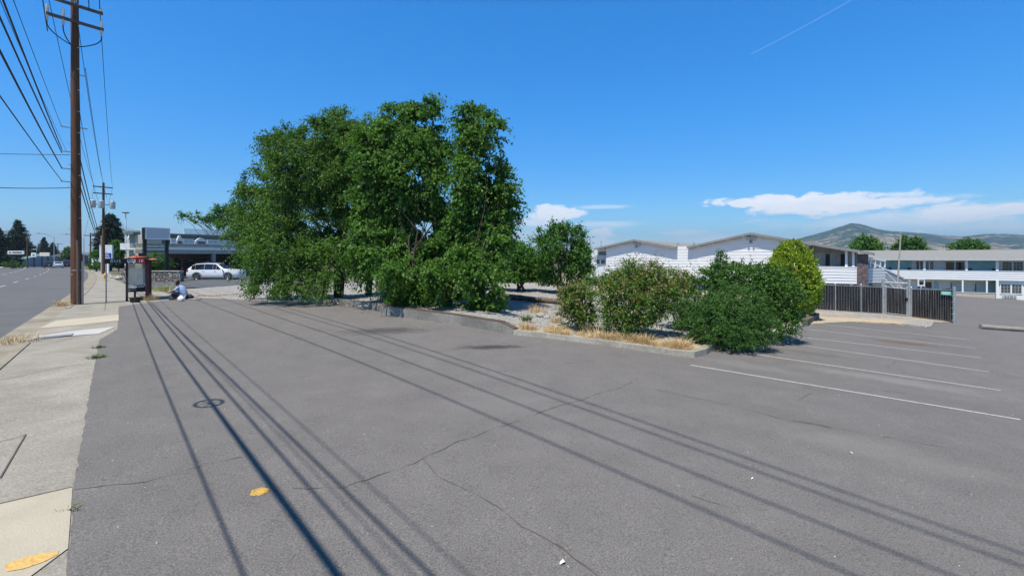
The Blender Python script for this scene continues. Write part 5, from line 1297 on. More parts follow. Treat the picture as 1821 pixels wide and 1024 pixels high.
for s_ in (-1, 1):
    mb = MB(); c = Vector((-.26, s_ * .17, .035)); mb.add([c + Vector(p) for p in ((-.12, -.045, -.035), (.1, -.04, -.035), (.1, .04, -.035), (-.12, .045, -.035), (-.1, -.035, .015), (.09, -.035, .05), (.09, .035, .05), (-.1, .035, .015))], [(3, 2, 1, 0), (4, 5, 6, 7), (0, 1, 5, 4), (1, 2, 6, 5), (2, 3, 7, 6), (3, 0, 4, 7)]); mb.build('shoe', black_metal, pr, bevel=.01)
def bag(name, label, p, s, mat, lump=.25):
    bm = bmesh.new(); bmesh.ops.create_icosphere(bm, subdivisions=3, radius=1)
    for v in bm.verts:
        k = 1 + lump * mnoise.noise(v.co * 1.8 + Vector((p.x, 0, 0))); v.co = Vector((v.co.x * s[0] * k, v.co.y * s[1] * k, max(-.6, v.co.z) * s[2] * k))
        if v.co.z > .45 * s[2]: f_ = 1 - .5 * (v.co.z / s[2] - .45); v.co.x *= f_; v.co.y *= f_
    me = bpy.data.meshes.new(name); bm.to_mesh(me); bm.free(); me.materials.append(mat); me.polygons.foreach_set('use_smooth', [True] * len(me.polygons))
    o = link('sack', me); t = thing(name, label, 'bag', p + Vector((0, 0, .6 * s[2]))); o.parent = t
    mb = MB(); mb.tube([(-.4 * s[0], 0, .7 * s[2]), (-.3 * s[0], 0, 1.25 * s[2]), (.2 * s[0], 0, 1.3 * s[2]), (.4 * s[0], 0, .7 * s[2])], .012, 6); mb.build('handle', mat, t); return t
bag('carrier_bag', 'white carrier bag standing on the ground in front of the crouched person', G(322, 535, .02), (.16, .12, .16), M('white_plastic_bag', (.78, .76, .8), .4, .1, 10, .5, 12))
bag('rucksack', 'dark bag lying on the ground just right of the crouched person', G(337, 531, .03), (.2, .15, .14), M('dark_bag', (.02, .02, .024), .8, .3, 10))
bag('bundle', 'pale grey bundle on the gravel left of the crouched person', G(305, 530, .03), (.2, .16, .1), M('grey_bundle', (.4, .41, .43), .8, .2, 10))
mb = MB(); mb.b2((-.25, -.02, 0), (.25, .3, .04)); o = mb.build('flat_stone', stone_m, bevel=.012); o.location = G(343, 533, .01); tag(o, 'flat grey slab on the asphalt edge right of the dark bag', 'stone')

# ------------------------------------------------------------------ vehicles
tyre = M('tyre', (.015, .015, .016), .85, .2, 10); rim_m = M('alloy_rim', (.45, .46, .47), .3, .1, 5, metal=.8); red_l = M('tail_red', (.3, .01, .015), .25, .1); clear_l = M('head_lamp', (.7, .72, .75), .15, .1, spec=.8); blackp = M('black_plastic', (.02, .02, .022), .6, .2)
def vehicle(name, label, cat, loc, rot, paint, L=4.95, W=1.93, H=1.7, kind='suv', group=None, rails=True):
    """x runs towards the nose; cross-sections are lofted along the length"""
    t = thing(name, label, cat, loc, rot, group); h = W / 2; gc = .24
    belt = .615 * H if kind != 'sedan' else .63 * H
    if kind == 'suv': st = [(-.5, .42, .7, -.1), (-.49, .3, .96, .0), (-.475, .24, 1, .05), (-.4, .2, 1, .66), (-.33, .17, 1, .9), (-.16, .15, 1, 1.0), (.0, .15, 1, .98), (.06, .15, 1, .9), (.2, .15, 1, .09), (.3, .17, 1, .03), (.42, .2, .97, -.03), (.47, .24, .93, -.12), (.495, .3, .86, -.3), (.5, .42, .8, -.5)]
    else: st = [(-.5, .42, .62, -.1), (-.49, .3, .9, -.03), (-.46, .24, .96, .03), (-.38, .2, 1, .07), (-.33, .18, 1, .12), (-.2, .15, 1, .9), (-.1, .15, 1, 1.0), (.03, .15, 1, .97), (.09, .15, 1, .85), (.22, .15, 1, .08), (.3, .17, 1, .02), (.42, .2, .97, -.06), (.475, .24, .92, -.15), (.5, .36, .82, -.35)]
    vs = []; ring = 10
    for (fx, zb, wk, fr_) in st:
        x = fx * L; w_ = h * wk; b_ = belt if fr_ >= 0 else belt * (1 + fr_ * .35); zt = b_ + (H - belt) * max(0, fr_) * 1.0 + (.02 if fr_ <= .2 else 0); tw = w_ * (.97 if fr_ < .15 else .97 - .2 * min(1, fr_))
        half = [(w_ * .88, zb), (w_ * .985, zb + .14), (w_, zb + (b_ - zb) * .55), (w_ * .965, b_), (tw * (1 if fr_ > .15 else .9), max(b_ + .005, zt - .07 if fr_ > .15 else zt - .005)), ]
        sec = [(x, y, z) for y, z in half] + [(x, tw * .8, zt), (x, -tw * .8, zt)] + [(x, -y, z) for y, z in half[::-1]]
        vs += sec
    k = 12; nst = len(st); fs = []
    for i in range(nst - 1):
        for j in range(k - 1): fs.append((i * k + j, (i + 1) * k + j, (i + 1) * k + j + 1, i * k + j + 1))
        fs.append((i * k + k - 1, (i + 1) * k + k - 1, (i + 1) * k, i * k))
    fs += [tuple(range(k))[::-1], tuple((nst - 1) * k + j for j in range(k))]
    mb = MB(); mb.add(vs, fs); body_o = mb.build('body', paint, t, smooth=True)
    def q(i, j): return Vector(vs[i * k + j])
    ci = 5 if kind == 'suv' else 6
    def pane(nm, quads, off=.006, m_=dark_glass, inset=.1):
        mb = MB()
        for pts in quads:
            c = sum(pts, Vector()) / len(pts); n_ = (pts[1] - pts[0]).cross(pts[-1] - pts[0]).normalized()
            if n_.dot(c - Vector((0, 0, H * .5))) < 0: n_ = -n_
            mb.add([p.lerp(c, inset) + n_ * off for p in pts], [tuple(range(len(pts)))])
        return mb.build(nm, m_, t)
    i0, i1 = (3, 7) if kind == 'suv' else (5, 8)
    for sd in (0, 1):
        a, b = (3, 4) if sd == 0 else (8, 7)
        for i in range(i0, i1):
            pane('side_window', [[q(i, a), q(i + 1, a), q(i + 1, b), q(i, b)]], inset=.03)
        pane('side_window', [[q(i1, a), q(i1 + 1, a).lerp(q(i1, a), .25), q(i1, b)]], inset=.08)
    pane('windscreen', [[q(i1 + 1, 4), q(i1 + 1, 7), q(i1, 6), q(i1, 5)]], inset=.06)
    pane('rear_window', [[q(i0 - 1, 4), q(i0 - 1, 7), q(i0, 6), q(i0, 5)]] if kind == 'suv' else [[q(4, 4), q(4, 7), q(5, 6), q(5, 5)]], inset=.08)
    wr = .37 if kind == 'suv' else .33
    for fx in (-.295, .285):
        for sd in (-1, 1):
            x = fx * L; y = sd * (h - .11)
            mb = MB(); mb.lathe([(wr * .62, -.11), (wr * .95, -.115), (wr, -.08), (wr, .08), (wr * .95, .115), (wr * .62, .11)], (0, 0, 0), 20, axis='y'); wl = mb.build('wheel', tyre, t, smooth=True); wl.location = (x, y, wr)
            mb = MB(); mb.lathe([(wr * .66, -.02), (wr * .64, .03), (wr * .55, .01), (0, .015)] if sd > 0 else [(0, -.015), (wr * .55, -.01), (wr * .64, -.03), (wr * .66, .02)], (0, sd * .095, 0), 20, axis='y')
            for s5 in range(5): a = s5 * 1.2566; mb.beam((0, sd * .115, 0), (math.cos(a) * wr * .6, sd * .115, math.sin(a) * wr * .6), .05, .02, up=Vector((0, 1, 0)))
            mb.build('rim', rim_m, wl)
            mb = MB(); pts = [(x + wr * 1.14 * math.cos(a), sd * (h - .012), wr + wr * 1.14 * math.sin(a)) for a in [math.pi * i / 12 for i in range(13)]]; mb.tube(pts, .035, 6); mb.build('wheel_arch', blackp if kind == 'suv' else paint, t)
    for sd in (-1, 1):
        mb = MB(); mb.b2((-.492 * L, sd * h * .55, belt * .8), (-.455 * L, sd * h * .99, belt * 1.02)); mb.build('tail_light', red_l, t, bevel=.02)
        mb = MB(); mb.b2((.455 * L, sd * h * .5, belt * .7), (.484 * L, sd * h * .9, belt * .85)); mb.build('headlight', clear_l, t, bevel=.02)
        mb = MB(); mb.b2((.17 * L, sd * (h + .0), belt * .98), (.2 * L, sd * (h + .16), belt * 1.1)); mb.build('mirror', paint, t, bevel=.02)
        mb = MB(); mb.b2((-.2 * L, sd * (h - .005), belt * .86), (-.155 * L, sd * (h + .015), belt * .9)); mb.b2((.02 * L, sd * (h - .005), belt * .86), (.065 * L, sd * (h + .015), belt * .9)); mb.build('door_handle', paint, t)
        if rails and kind == 'suv': mb = MB(); mb.tube([(-.36 * L, sd * h * .66, H - .02), (-.34 * L, sd * h * .66, H + .04), (.05 * L, sd * h * .66, H + .03), (.07 * L, sd * h * .66, H - .03)], .018, 6); mb.build('roof_rail', blackp, t)
    mb = MB(); mb.b2((-.503 * L, -h * .5, .42), (-.49 * L, h * .5, .5)); mb.b2((-.3 * L + .42, -h * .985, .2), (.285 * L - .42, h * .985, .3)); mb.build('sill', blackp, t)
    mb = MB(); mb.b2((-.508 * L, -.16, belt * .62), (-.496 * L, .16, belt * .72)); mb.build('number_plate', white_trim, t)
    return t
white_car = M('white_car_paint', (.78, .79, .8), .25, .02, 1, spec=.5, coat=.6)
dark_car = M('dark_car_paint', (.02, .022, .026), .25, .1, 1, coat=.6)
Ys = 48.5; c = on((386 - U0) / F * Ys, Ys, .0)
vehicle('white_suv', 'clean white SUV with black roof rails parked facing right before the inn', 'SUV', Vector((c.x, c.y, CH + (V0 - 497.5) / F * Ys)), math.radians(8), white_car)
tag(sheet('suv_pad', [(c.x - 9, c.y - 4), (c.x + 12, c.y - 4), (c.x + 12, c.y + 9), (c.x - 9, c.y + 9)], asphalt('pad_asphalt', ROAD * .8, .3, tone=.05), -.012 + 0, 2), kind='structure') if False else None
c = on((372 - U0) / F * 54, 54); vehicle('dark_suv', 'black SUV half hidden behind the white one under the inn canopy', 'SUV', on(c.x, c.y, .25), math.radians(10), dark_car, H=1.72)
for (u, v, col, lab, kd, H_, W_) in ((87, 476, dark_car, 'dark saloon car driving away in the far left lane', 'sedan', 1.45, 1.85), (103.5, 476, M('pale_car_paint', (.6, .7, .72), .25, .03, 1, coat=.6), 'pale blue-white saloon car ahead in the middle lane', 'sedan', 1.42, 1.8), (118.5, 475.5, M('maroon_car_paint', (.05, .025, .035), .25, .1, 1, coat=.6), 'dark maroon SUV ahead, half hidden by the near pole', 'suv', 1.75, 1.85)):
    p = G(u, v); vehicle('road_car', lab, 'car', p, math.atan2(RD.y, RD.x) + .1, col, L=4.6, W=W_, H=H_, kind=kd, rails=False, group='cars on the street')
p = G(56, 474); vehicle('parked_car', 'silver saloon car parked across the street before the shops', 'car', p, math.radians(-10), M('silver_car_paint', (.4, .42, .45), .25, .05, 1, coat=.6), L=4.6, W=1.8, H=1.45, kind='sedan', rails=False)

p = G(73, 473.5); vehicle('parked_car', 'dark estate car parked under the blank cream sign board', 'car', p, math.radians(5), dark_car, L=4.6, W=1.8, H=1.6, kind='suv', rails=False)
p = G(45, 473.5); vehicle('parked_car', 'red hatchback parked behind the dark hedge across the street', 'car', p + Vector((-2, 6, 0)), math.radians(20), M('red_car_paint', (.4, .03, .03), .25, .05, 1, coat=.6), L=4.2, W=1.75, H=1.5, kind='suv', rails=False)
# ------------------------------------------------------------------ pole sign, stone wall and the inn
Yp = 44.0; c0 = on((277 - U0) / F * Yp, Yp); sg = thing('pole_sign', 'blank white sign cabinet with black sides on two tall black posts by the stone wall', 'pole sign', c0)
pz = lambda v: CH + (V0 - v) / F * Yp - c0.z
sg.rotation_euler = (0, 0, math.radians(55))
for x in (-.86, .86): mb = MB(); mb.b2((x - .13, -.12, -.1), (x + .13, .12, pz(406.5))); mb.build('post', black_metal, sg)
mb = MB(); mb.b2((-.95, -.5, pz(426)), (.95, .5, pz(405.5))); mb.build('cabinet', black_metal, sg)
mb = MB(); mb.b2((-.88, -.53, pz(425)), (.9, -.502, pz(406.3))); fc_ = mb.build('face_panel', M('sign_face', (.5, .52, .56), .4, .06, 1.5), sg)
mb = MB()
for a, b, c_, d in ((-.95, .95, 405.4, 406.3), (-.95, .95, 425, 426.2), (-.95, -.89, 406.3, 425), (.9, .95, 406.3, 425)): mb.b2((a, -.55, pz(d)), (b, -.532, pz(c_)))
mb.build('trim', white_trim, fc_)
mb = MB(); mb.b2((-.975, .38, pz(426.2)), (-.951, .52, pz(405))); mb.build('end_trim', white_trim, sg)
for v in (441, 447.5): mb = MB(); mb.b2((-.729, -.06, pz(v + .8)), (.729, .06, pz(v - .8))); mb.build('crossbar', black_metal, sg)
# mortared stone wall
m, nt_, b_ = newmat('rubble_stone'); vec = coords(nt_, (1, 1, 1.5))
vo = nt_.nodes.new('ShaderNodeTexVoronoi'); vo.feature = 'DISTANCE_TO_EDGE'; nt_.links.new(vec, vo.inputs['Vector']); vo.inputs['Scale'].default_value = 3.6
vc_ = nt_.nodes.new('ShaderNodeTexVoronoi'); nt_.links.new(vec, vc_.inputs['Vector']); vc_.inputs['Scale'].default_value = 3.6
cst = ramp(nt_, vc_.outputs['Color'], .1, .9, (.14, .135, .13), (.38, .36, .33)); cst = mixc(nt_, (.07, .065, .06), cst, ramp(nt_, vo.outputs['Distance'], .03, .1))
nt_.links.new(cst, b_.inputs['Base Color']); b_.inputs['Roughness'].default_value = .95; bump(nt_, b_, ramp(nt_, vo.outputs['Distance'], 0, .15), 1.0, .08)
rub = m
sw = thing('stone_wall', 'low rough stone wall under the blank pole sign', 'stone wall', on((290 - U0) / F * 43, 43))
mb = MB(); o_ = sw.location; zt = CH + (V0 - 481.5) / F * 43 - o_.z
mb.b2((-1.7, 0, -.3), (1.55, .5, zt - .09)); mb.build('masonry', rub, sw, bevel=.05)
mb = MB(); mb.b2((-1.74, -.05, zt - .088), (1.5, .55, zt)); mb.build('coping', M('wall_coping', (.38, .36, .33), .9, .2, 4, .5, 14), sw, bevel=.03)
lwp = thing('stone_wall', 'sloping stone wall end seen through the bus shelter', 'stone wall', on((236 - U0) / F * 41, 41))
mb = MB(); mb.prism([(-.9, 0, -.2), (.9, 0, -.2), (.9, 0, 1.25), (-.2, 0, 1.25), (-.9, 0, .3)], (0, .4, 0)); mb.build('masonry', M('pale_masonry', (.27, .28, .25), .9, .2, 3, .5, 12), lwp)
b = on((280 - U0) / F * 46, 46); shrub('green_shrub', 'bright green rounded shrub behind the stone wall between the sign posts', b, lobe_px(b, 46, [(278, 466, 16, 14, 0), (290, 470, 10, 12, .3), (268, 472, 9, 10, .2)]), lite_m, 110, 8, 8, .35, .14, stems=4)

K = Frame(-35.8, 50.0, math.atan2(.866, .5)); XK = K.x_at
inn = thing('inn_building', 'grey-green flat-roofed inn with white balustrades over a deep shaded canopy', 'building', K.o, K.a)
xk0, xk1 = XK(257), 16.0; zt_ = K.z_at(302, 414.2); zgut = K.z_at(302, 441); zfb = K.z_at(302, 451); zb_ = K.z_at(330, 434); zg_ = g(-36, 51) - .3
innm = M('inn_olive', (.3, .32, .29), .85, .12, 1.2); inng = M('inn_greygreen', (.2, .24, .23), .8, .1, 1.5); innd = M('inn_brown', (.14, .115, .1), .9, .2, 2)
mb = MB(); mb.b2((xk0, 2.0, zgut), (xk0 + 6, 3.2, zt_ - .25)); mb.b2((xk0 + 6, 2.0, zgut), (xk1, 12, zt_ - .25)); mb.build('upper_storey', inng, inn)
mb = MB(); mb.b2((xk0 - .4, 1.4, zt_ - .24), (xk0 + 6, 3.5, zt_)); mb.b2((xk0 + 6, 1.4, zt_ - .24), (xk1, 12.4, zt_)); mb.build('roof_edge', M('inn_roof_edge', (.12, .15, .15), .7, .1), inn)
mb = MB(); mb.b2((xk0, -.2, zgut + .06), (xk1, 2.4, zb_ - .02)); mb.build('canopy_roof', M('canopy_green', (.19, .24, .23), .8, .15, 3, .3, 20), inn)
mb = MB(); mb.b2((xk0 - .1, -.35, zgut - .18), (xk1, -.21, zgut + .05)); mb.build('gutter', white_trim, inn)
mb = MB(); mb.b2((xk0, -.2, zfb), (xk1, 2.3, zgut - .19)); mb.build('canopy_fascia', M('canopy_fascia', (.33, .35, .33), .7, .1, 2), inn)
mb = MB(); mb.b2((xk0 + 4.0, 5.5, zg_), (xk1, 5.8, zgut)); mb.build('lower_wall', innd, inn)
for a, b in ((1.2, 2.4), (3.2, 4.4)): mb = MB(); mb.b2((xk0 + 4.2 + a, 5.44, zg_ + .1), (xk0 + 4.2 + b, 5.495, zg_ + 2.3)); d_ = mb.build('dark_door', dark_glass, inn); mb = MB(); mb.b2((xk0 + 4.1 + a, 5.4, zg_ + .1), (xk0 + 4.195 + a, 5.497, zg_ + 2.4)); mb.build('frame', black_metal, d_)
mb = MB(); mb.b2((xk0, .2, zg_), (xk0 + 1.6, 1.99, zt_ - .25)); mb.build('corner_tower', M('tower_tan', (.4, .37, .31), .85, .1, 2), inn)
for x in (xk0 + 6.5, xk0 + 11.5): mb = MB(); mb.b2((x, -.1, zg_), (x + .35, .25, zfb - .003)); mb.build('column', M('column_grey', (.3, .3, .29), .8), inn)
def balus(x0, x1, y, zlo, zhi, n):
    mb = MB(); mb.b2((x0, y - .07, zhi - .07), (x1, y + .07, zhi)); mb.b2((x0, y - .06, zlo), (x1, y + .06, zlo + .06)); r_ = mb.build('balustrade', white_trim, inn)
    mb = MB()
    for i in range(n): x = x0 + (x1 - x0) * (i + .5) / n; mb.lathe([(.035, 0), (.06, .12), (.03, .3), (.045, .5), (.035, 1)], (x, y, 0), 6); mb.v[-30:] = [(p[0], p[1], zlo + .06 + p[2] * (zhi - .07 - zlo - .06)) for p in mb.v[-30:]]
    mb.build('balusters', white_trim, r_)
balus(XK(325), XK(345), 0, zb_, K.z_at(335, 425), 9); balus(XK(368), XK(418), 0, zb_, K.z_at(390, 427), 24); balus(XK(303), XK(312), 0, zb_, K.z_at(308, 424), 4)
balus(XK(326, 3), XK(405, 3), 3, zt_ + .01, K.z_at(360, 408.5, 3), 36)
for a, b, vt in ((314, 324, 419), (347, 367, 423)):
    xa, xb_ = XK(a), XK(b); zq = K.z_at((a + b) / 2, vt)
    mb = MB(); n = 9; pts = [(xa, -.1, zb_)] + [(xa + (xb_ - xa) * i / n, -.1, zb_ + .35 + (zq - zb_ - .35) * math.sin(math.pi * i / n)) for i in range(n + 1)] + [(xb_, -.1, zb_)]; mb.prism(pts, (0, .25, 0)); hd = mb.build('arched_panel', white_paint, inn)
    mb = MB(); mb.b2((xa + .15 * (xb_ - xa), -.13, zb_ + .05), (xb_ - .15 * (xb_ - xa), -.102, zb_ + .3)); mb.build('arch_opening', dark_glass, hd)
for a, b in ((330, 340), (375, 386), (395, 405)): mb = MB(); x0_, x1_ = XK(a, 2), XK(b, 2); mb.b2((x0_, 1.96, zb_ + .3), (x1_, 1.995, zt_ - .5)); mb.build('window', dim_glass, inn)
# street side of the inn: bay with balcony, runs away to the left
tl = P(232, 418, 52)
bay = thing('inn_bay', 'projecting grey bay with a white balcony at the street corner of the inn', 'building', on(tl.x, tl.y))
zq = lambda v, Y=52: CH + (V0 - v) / F * Y - bay.location.z
mb = MB(); mb.b2((.0, -.2, zq(457)), (1.6, 3, zq(412))); mb.build('bay_wall', innm, bay)
mb = MB(); mb.b2((-.35, -.5, zq(413.5)), (1.8, 3.2, zq(410.5))); mb.build('bay_eave', M('bay_eave', (.2, .24, .24), .7), bay)
mb = MB(); mb.b2((-.4, -.9, zq(444)), (1.5, -.6, zq(433))); mb.build('balcony_front', white_paint, bay)
mb = MB(); mb.b2((-.4, -.59, zq(445)), (1.5, -.2, zq(443.2))); mb.build('balcony_floor', white_trim, bay)
for x in (.25, .85): mb = MB(); mb.b2((x, -.24, zq(433)), (x + .35, -.203, zq(418))); w_ = mb.build('window', dim_glass, bay); mb = MB(); mb.b2((x - .05, -.26, zq(434)), (x - .002, -.21, zq(417))); mb.b2((x + .352, -.26, zq(434)), (x + .4, -.21, zq(417))); mb.build('frame', white_trim, w_)
mb = MB(); mb.b2((-.9, .6, -.2), (-.15, 2, zq(424))); mb.lathe([(.0, 0), (.75, 0), (.6, .35), (.55, .4), (0, .42)], (-.5, 1.3, zq(424)), 10); mb.build('turret', M('turret_pale', (.5, .55, .52), .8, .08), bay)
mb = MB(); mb.prism([(-.6, -.8, 0), (1.7, -.8, 0), (1.7, -.8, zq(457)), (.6, -.8, zq(455))], (0, 1.5, 0)); mb.build('stone_base', rub, bay)
# lamp standard behind the inn
b = on((223.5 - U0) / F * 80, 80); t = thing('lamp_standard', 'tall slim white lamp standard rising behind the inn roof', 'street lamp', b)
zl = CH + (V0 - 380) / F * 80 - b.z; mb = MB(); mb.tube([(0, 0, -.1), (0, 0, zl)], [.13, .09], 8); mb.build('column', white_trim, t)
mb = MB(); mb.lathe([(.1, 0), (.5, .1), (.55, .25), (.2, .35), (0, .4)], (0, 0, zl), 12); mb.build('lamp_head', M('lamp_head_grey', (.35, .36, .37), .5), t)
for u, v, Y, lab in ((65, 415, 110, 'far street lamp arm reaching over the road left of the near pole'), (114, 416.5, 95, 'street lamp arm seen just left of the near pole')):
    q = P(u, v, Y); b = on(q.x + 2.6, q.y + 1.5); t = thing('street_lamp', lab, 'street lamp', b); mb = MB(); mb.tube([(0, 0, 0), (0, 0, q.z - b.z - .8), q - b + Vector((1.2, .7, -.1)), q - b + Vector((.5, .3, 0))], .07, 6); mb.build('column', galv, t); mb = MB(); mb.box(q - b, (1.0, .5, .16)); mb.build('lamp_head', M('lamp_head_pale', (.45, .47, .48), .5), t)

# ------------------------------------------------------------------ street side: signs, hydrant, hedges
def signboard(name, label, u0, u1, v0, v1, Y, mt, post, cat='sign', ang=0.0):
    c = P((u0 + u1) / 2, (v0 + v1) / 2, Y); gb = on(c.x, c.y); t = thing(name, label, cat, gb, ang); w_ = (u1 - u0) / F * Y; h_ = (v1 - v0) / F * Y; z = c.z - gb.z
    mb = MB(); mb.b2((-w_ / 2, -.12, z - h_ / 2), (w_ / 2, .12, z + h_ / 2)); mb.build('board', mt, t)
    for x in post: mb = MB(); mb.b2((x * w_ - .14, -.08, -.1), (x * w_ + .14, .08, z - h_ / 2 - .003)); mb.build('post', white_trim if 'white post' in label or 'low white' in label else black_metal, t)
    return t, w_, h_, z
blue = M('sign_blue', (.02, .05, .3), .5, .1)
t, w_, h_, z = signboard('directory_sign', 'white and blue business sign with white lines on a white post behind the transformer pole', 178, 200.5, 435.5, 466, 69, M('sign_pale', (.62, .68, .74), .5, .04), [.12])
mb = MB(); mb.b2((-w_ * .36, -.15, z - h_ * .46), (w_ * .44, -.123, z + h_ * .02)); bp_ = mb.build('blue_panel', blue, t)
mb = MB()
for k, q in enumerate((.34, .5, .62, .66)): zz = z - h_ * (.05 + .105 * k); mb.b2((-w_ * .02, -.165, zz - .07), (-w_ * .02 + w_ * .4 * (q + .3), -.152, zz + .03))
mb.build('white_lines', lw_, bp_)
t, w_, h_, z = signboard('small_sign', 'small low white sign left of the blue and white business sign', 164, 177, 457.5, 464, 82, white_paint, [-.4, .4])
mb = MB(); mb.b2((-w_ * .4, -.14, z - .05), (w_ * .4, -.122, z + .1)); mb.build('green_line', M('sign_green', (.1, .3, .2), .6), t)
t, w_, h_, z = signboard('monument_sign', 'long white sign board with dark lettering on one black post across the street', 14.5, 43, 446, 452, 100, white_paint, [-.22])
mb = MB()
for k in range(15):
    if k == 3: continue
    x = -w_ * .42 + w_ * .84 * k / 15; mb.b2((x, -.14, z - .16), (x + w_ * .04, -.122, z + .14))
mb.build('lettering', black_metal, t)
mb = MB(); mb.b2((-w_ / 2 - .2, -.1, z - h_ / 2 - .25), (w_ / 2 + .2, .1, z - h_ / 2 - .006)); mb.build('base_bar', black_metal, t)
t, w_, h_, z = signboard('shop_sign', 'pale sign with a green mark on the shops across the street', 56, 65, 449.5, 457, 118, white_paint, [0]); mb = MB(); mb.b2((-.25, -.14, z - .25), (.3, -.122, z + .15)); mb.build('green_mark', M('mark_green', (.03, .25, .1), .6), t)
signboard('shop_sign', 'blank cream sign board above the dark shops across the street', 71, 88.5, 449, 455.5, 122, M('cream_board', (.68, .64, .52), .6, .04), [-.3, .3])
hb = G(187.5, 499); t = thing('fire_hydrant', 'yellow fire hydrant on the pavement in front of the transformer pole', 'fire hydrant', hb)
hy = M('hydrant_yellow', (.6, .4, .1), .5, .2, 8); mb = MB(); mb.lathe([(.16, 0), (.16, .06), (.11, .08), (.11, .5), (.15, .52), (.15, .57), (.11, .62), (.06, .7), (.03, .72), (.03, .76), (0, .77)], (0, 0, 0), 14); mb.build('barrel', hy, t, smooth=True)
for d in ((1, 0), (-1, 0), (0, -1)): mb = MB(); mb.tube([(d[0] * .08, d[1] * .08, .42), (d[0] * .19, d[1] * .19, .42)], .055, 10); mb.build('nozzle', hy, t)
mb = MB(); mb.lathe([(.05, 0), (.03, .06), (0, .07)], (0, 0, .76), 6); mb.build('top_nut', M('nut_silver', (.6, .6, .58), .4), t)
def bushes(name, label, u, v, Y, hw_, hh, mt, n=70, leaf=.2, cat='hedge'):
    b = on((u - U0) / F * Y, Y); t = thing(name, label, cat, b); lob = lobe_px(b, Y, [(u + hw_ * k, v, hw_ * .5, hh, .2 * k) for k in (-.6, -.2, .2, .6)])
    foliage('leafage', lob, mt, t, n, 7, 7, .4, leaf, zmin=0); mb = MB(); [limb(mb, (0, 0, -.1), l[0], .04, .01) for l in lob]; mb.build('stems', wood_bark, t); return t
bushes('hedge', 'low clipped hedge along the pavement beyond the slim pole', 172, 473, 78, 16, 5, mid_m)
bushes('hedge', 'low dark hedge at the foot of the long white sign across the street', 27, 470, 103, 17, 4, mid_m)
bushes('green_shrub', 'bright yellow-green shrub beside the inn turret', 211, 447, 73, 9, 18, lite_m, 110, .22, 'shrub')
bushes('green_shrub', 'small light shrub left of the blue and white business sign', 172, 452, 80, 7, 6, lite_m, 50, .22, 'shrub')
bushes('street_tree', 'rounded green tree across the street just left of the near pole', 121, 452, 130, 8, 12, mid_m, 90, .35, 'tree')
for (u, v, r, lab) in ((212, 496, .5, 'long pale rock edging beside the inn pavement'), (224, 494, .45, 'brown rock pile edge next to the stone wall end'), (200, 494.5, .35, 'small tan rock beside the fire hydrant')):
    rock('landscape_rock', lab, G(u, v), r, flat=.5)
# conifers and broad trees behind
def cf(label, u, vb, vt, Y, r, mt=far_m, tiers=40, per=15, taper=.85, needle=.6, dens=22): b = on((u - U0) / F * Y, Y); return conifer('conifer', label, b, CH + (V0 - vt) / F * Y - b.z, r, mt, wood_bark, tiers, per, .22, None, needle, taper, 'tree', .08, dens)
cf('broad dark conifer across the street behind the long white sign', 32, 470, 393, 125, 4.6, taper=.7)
cf('dark conifer cut by the left edge of the photo', -2, 470, 408, 120, 4.8, taper=.75)
cf('small far conifer with a thin pointed top above the cream sign', 78, 470, 423, 190, 3.6, needle=.6)
cf('small far conifer right of the thin-topped one', 94, 470, 432, 200, 3.6, needle=.6)
cf('tall dense dark conifer with a rounded top behind the blue and white sign', 197, 470, 383, 85, 2.9, taper=.4, needle=.5, tiers=44, per=18, dens=30)
cf('narrow layered conifer rising behind the left edge of the elm', 436, 480, 303, 58, 3.2, spire_m, 26, 9, .8, .34, 14)
b = on((385 - U0) / F * 62, 62); tree('broadleaf_tree', 'open-branched tree spreading over the inn roof, left of the elm', 'tree', b, lobe_px(b, 62, [(400, 385, 22, 18), (375, 385, 13, 13), (356, 392, 12, 8), (345, 380, 8, 6), (325, 383, 14, 3), (312, 381, 7, 2.5), (392, 372, 14, 7), (420, 375, 18, 16), (410, 400, 26, 12)]), mid_m, wood_bark, 190, 7, 7, .7, .22, .2, droop=.1, up=.2, limbs=16, q0=.2)
for u, vt, hw_, lab in ((1540, 420, 30, 'round street tree behind the motel, left of the thin pole'), (1617, 420, 31, 'round tree behind the motel, crossed by the thin pole'), (1722, 424, 37, 'wide round tree behind the motel, right of the thin pole')):
    Y = 84; b = on((u - U0) / F * Y, Y); tree('street_tree', lab, 'tree', b, lobe_px(b, Y, [(u, vt + 18, hw_ * .75, 16, 0), (u - hw_ * .45, vt + 22, hw_ * .5, 12), (u + hw_ * .5, vt + 22, hw_ * .45, 13), (u, vt + 8, hw_ * .5, 8), (u + 2, vt + 34, hw_ * .8, 14)]), mid_m if u != 1540 else lite_m, wood_bark, 220, 8, 8, .75, .27, .2, group='trees behind the motel', up=.2)

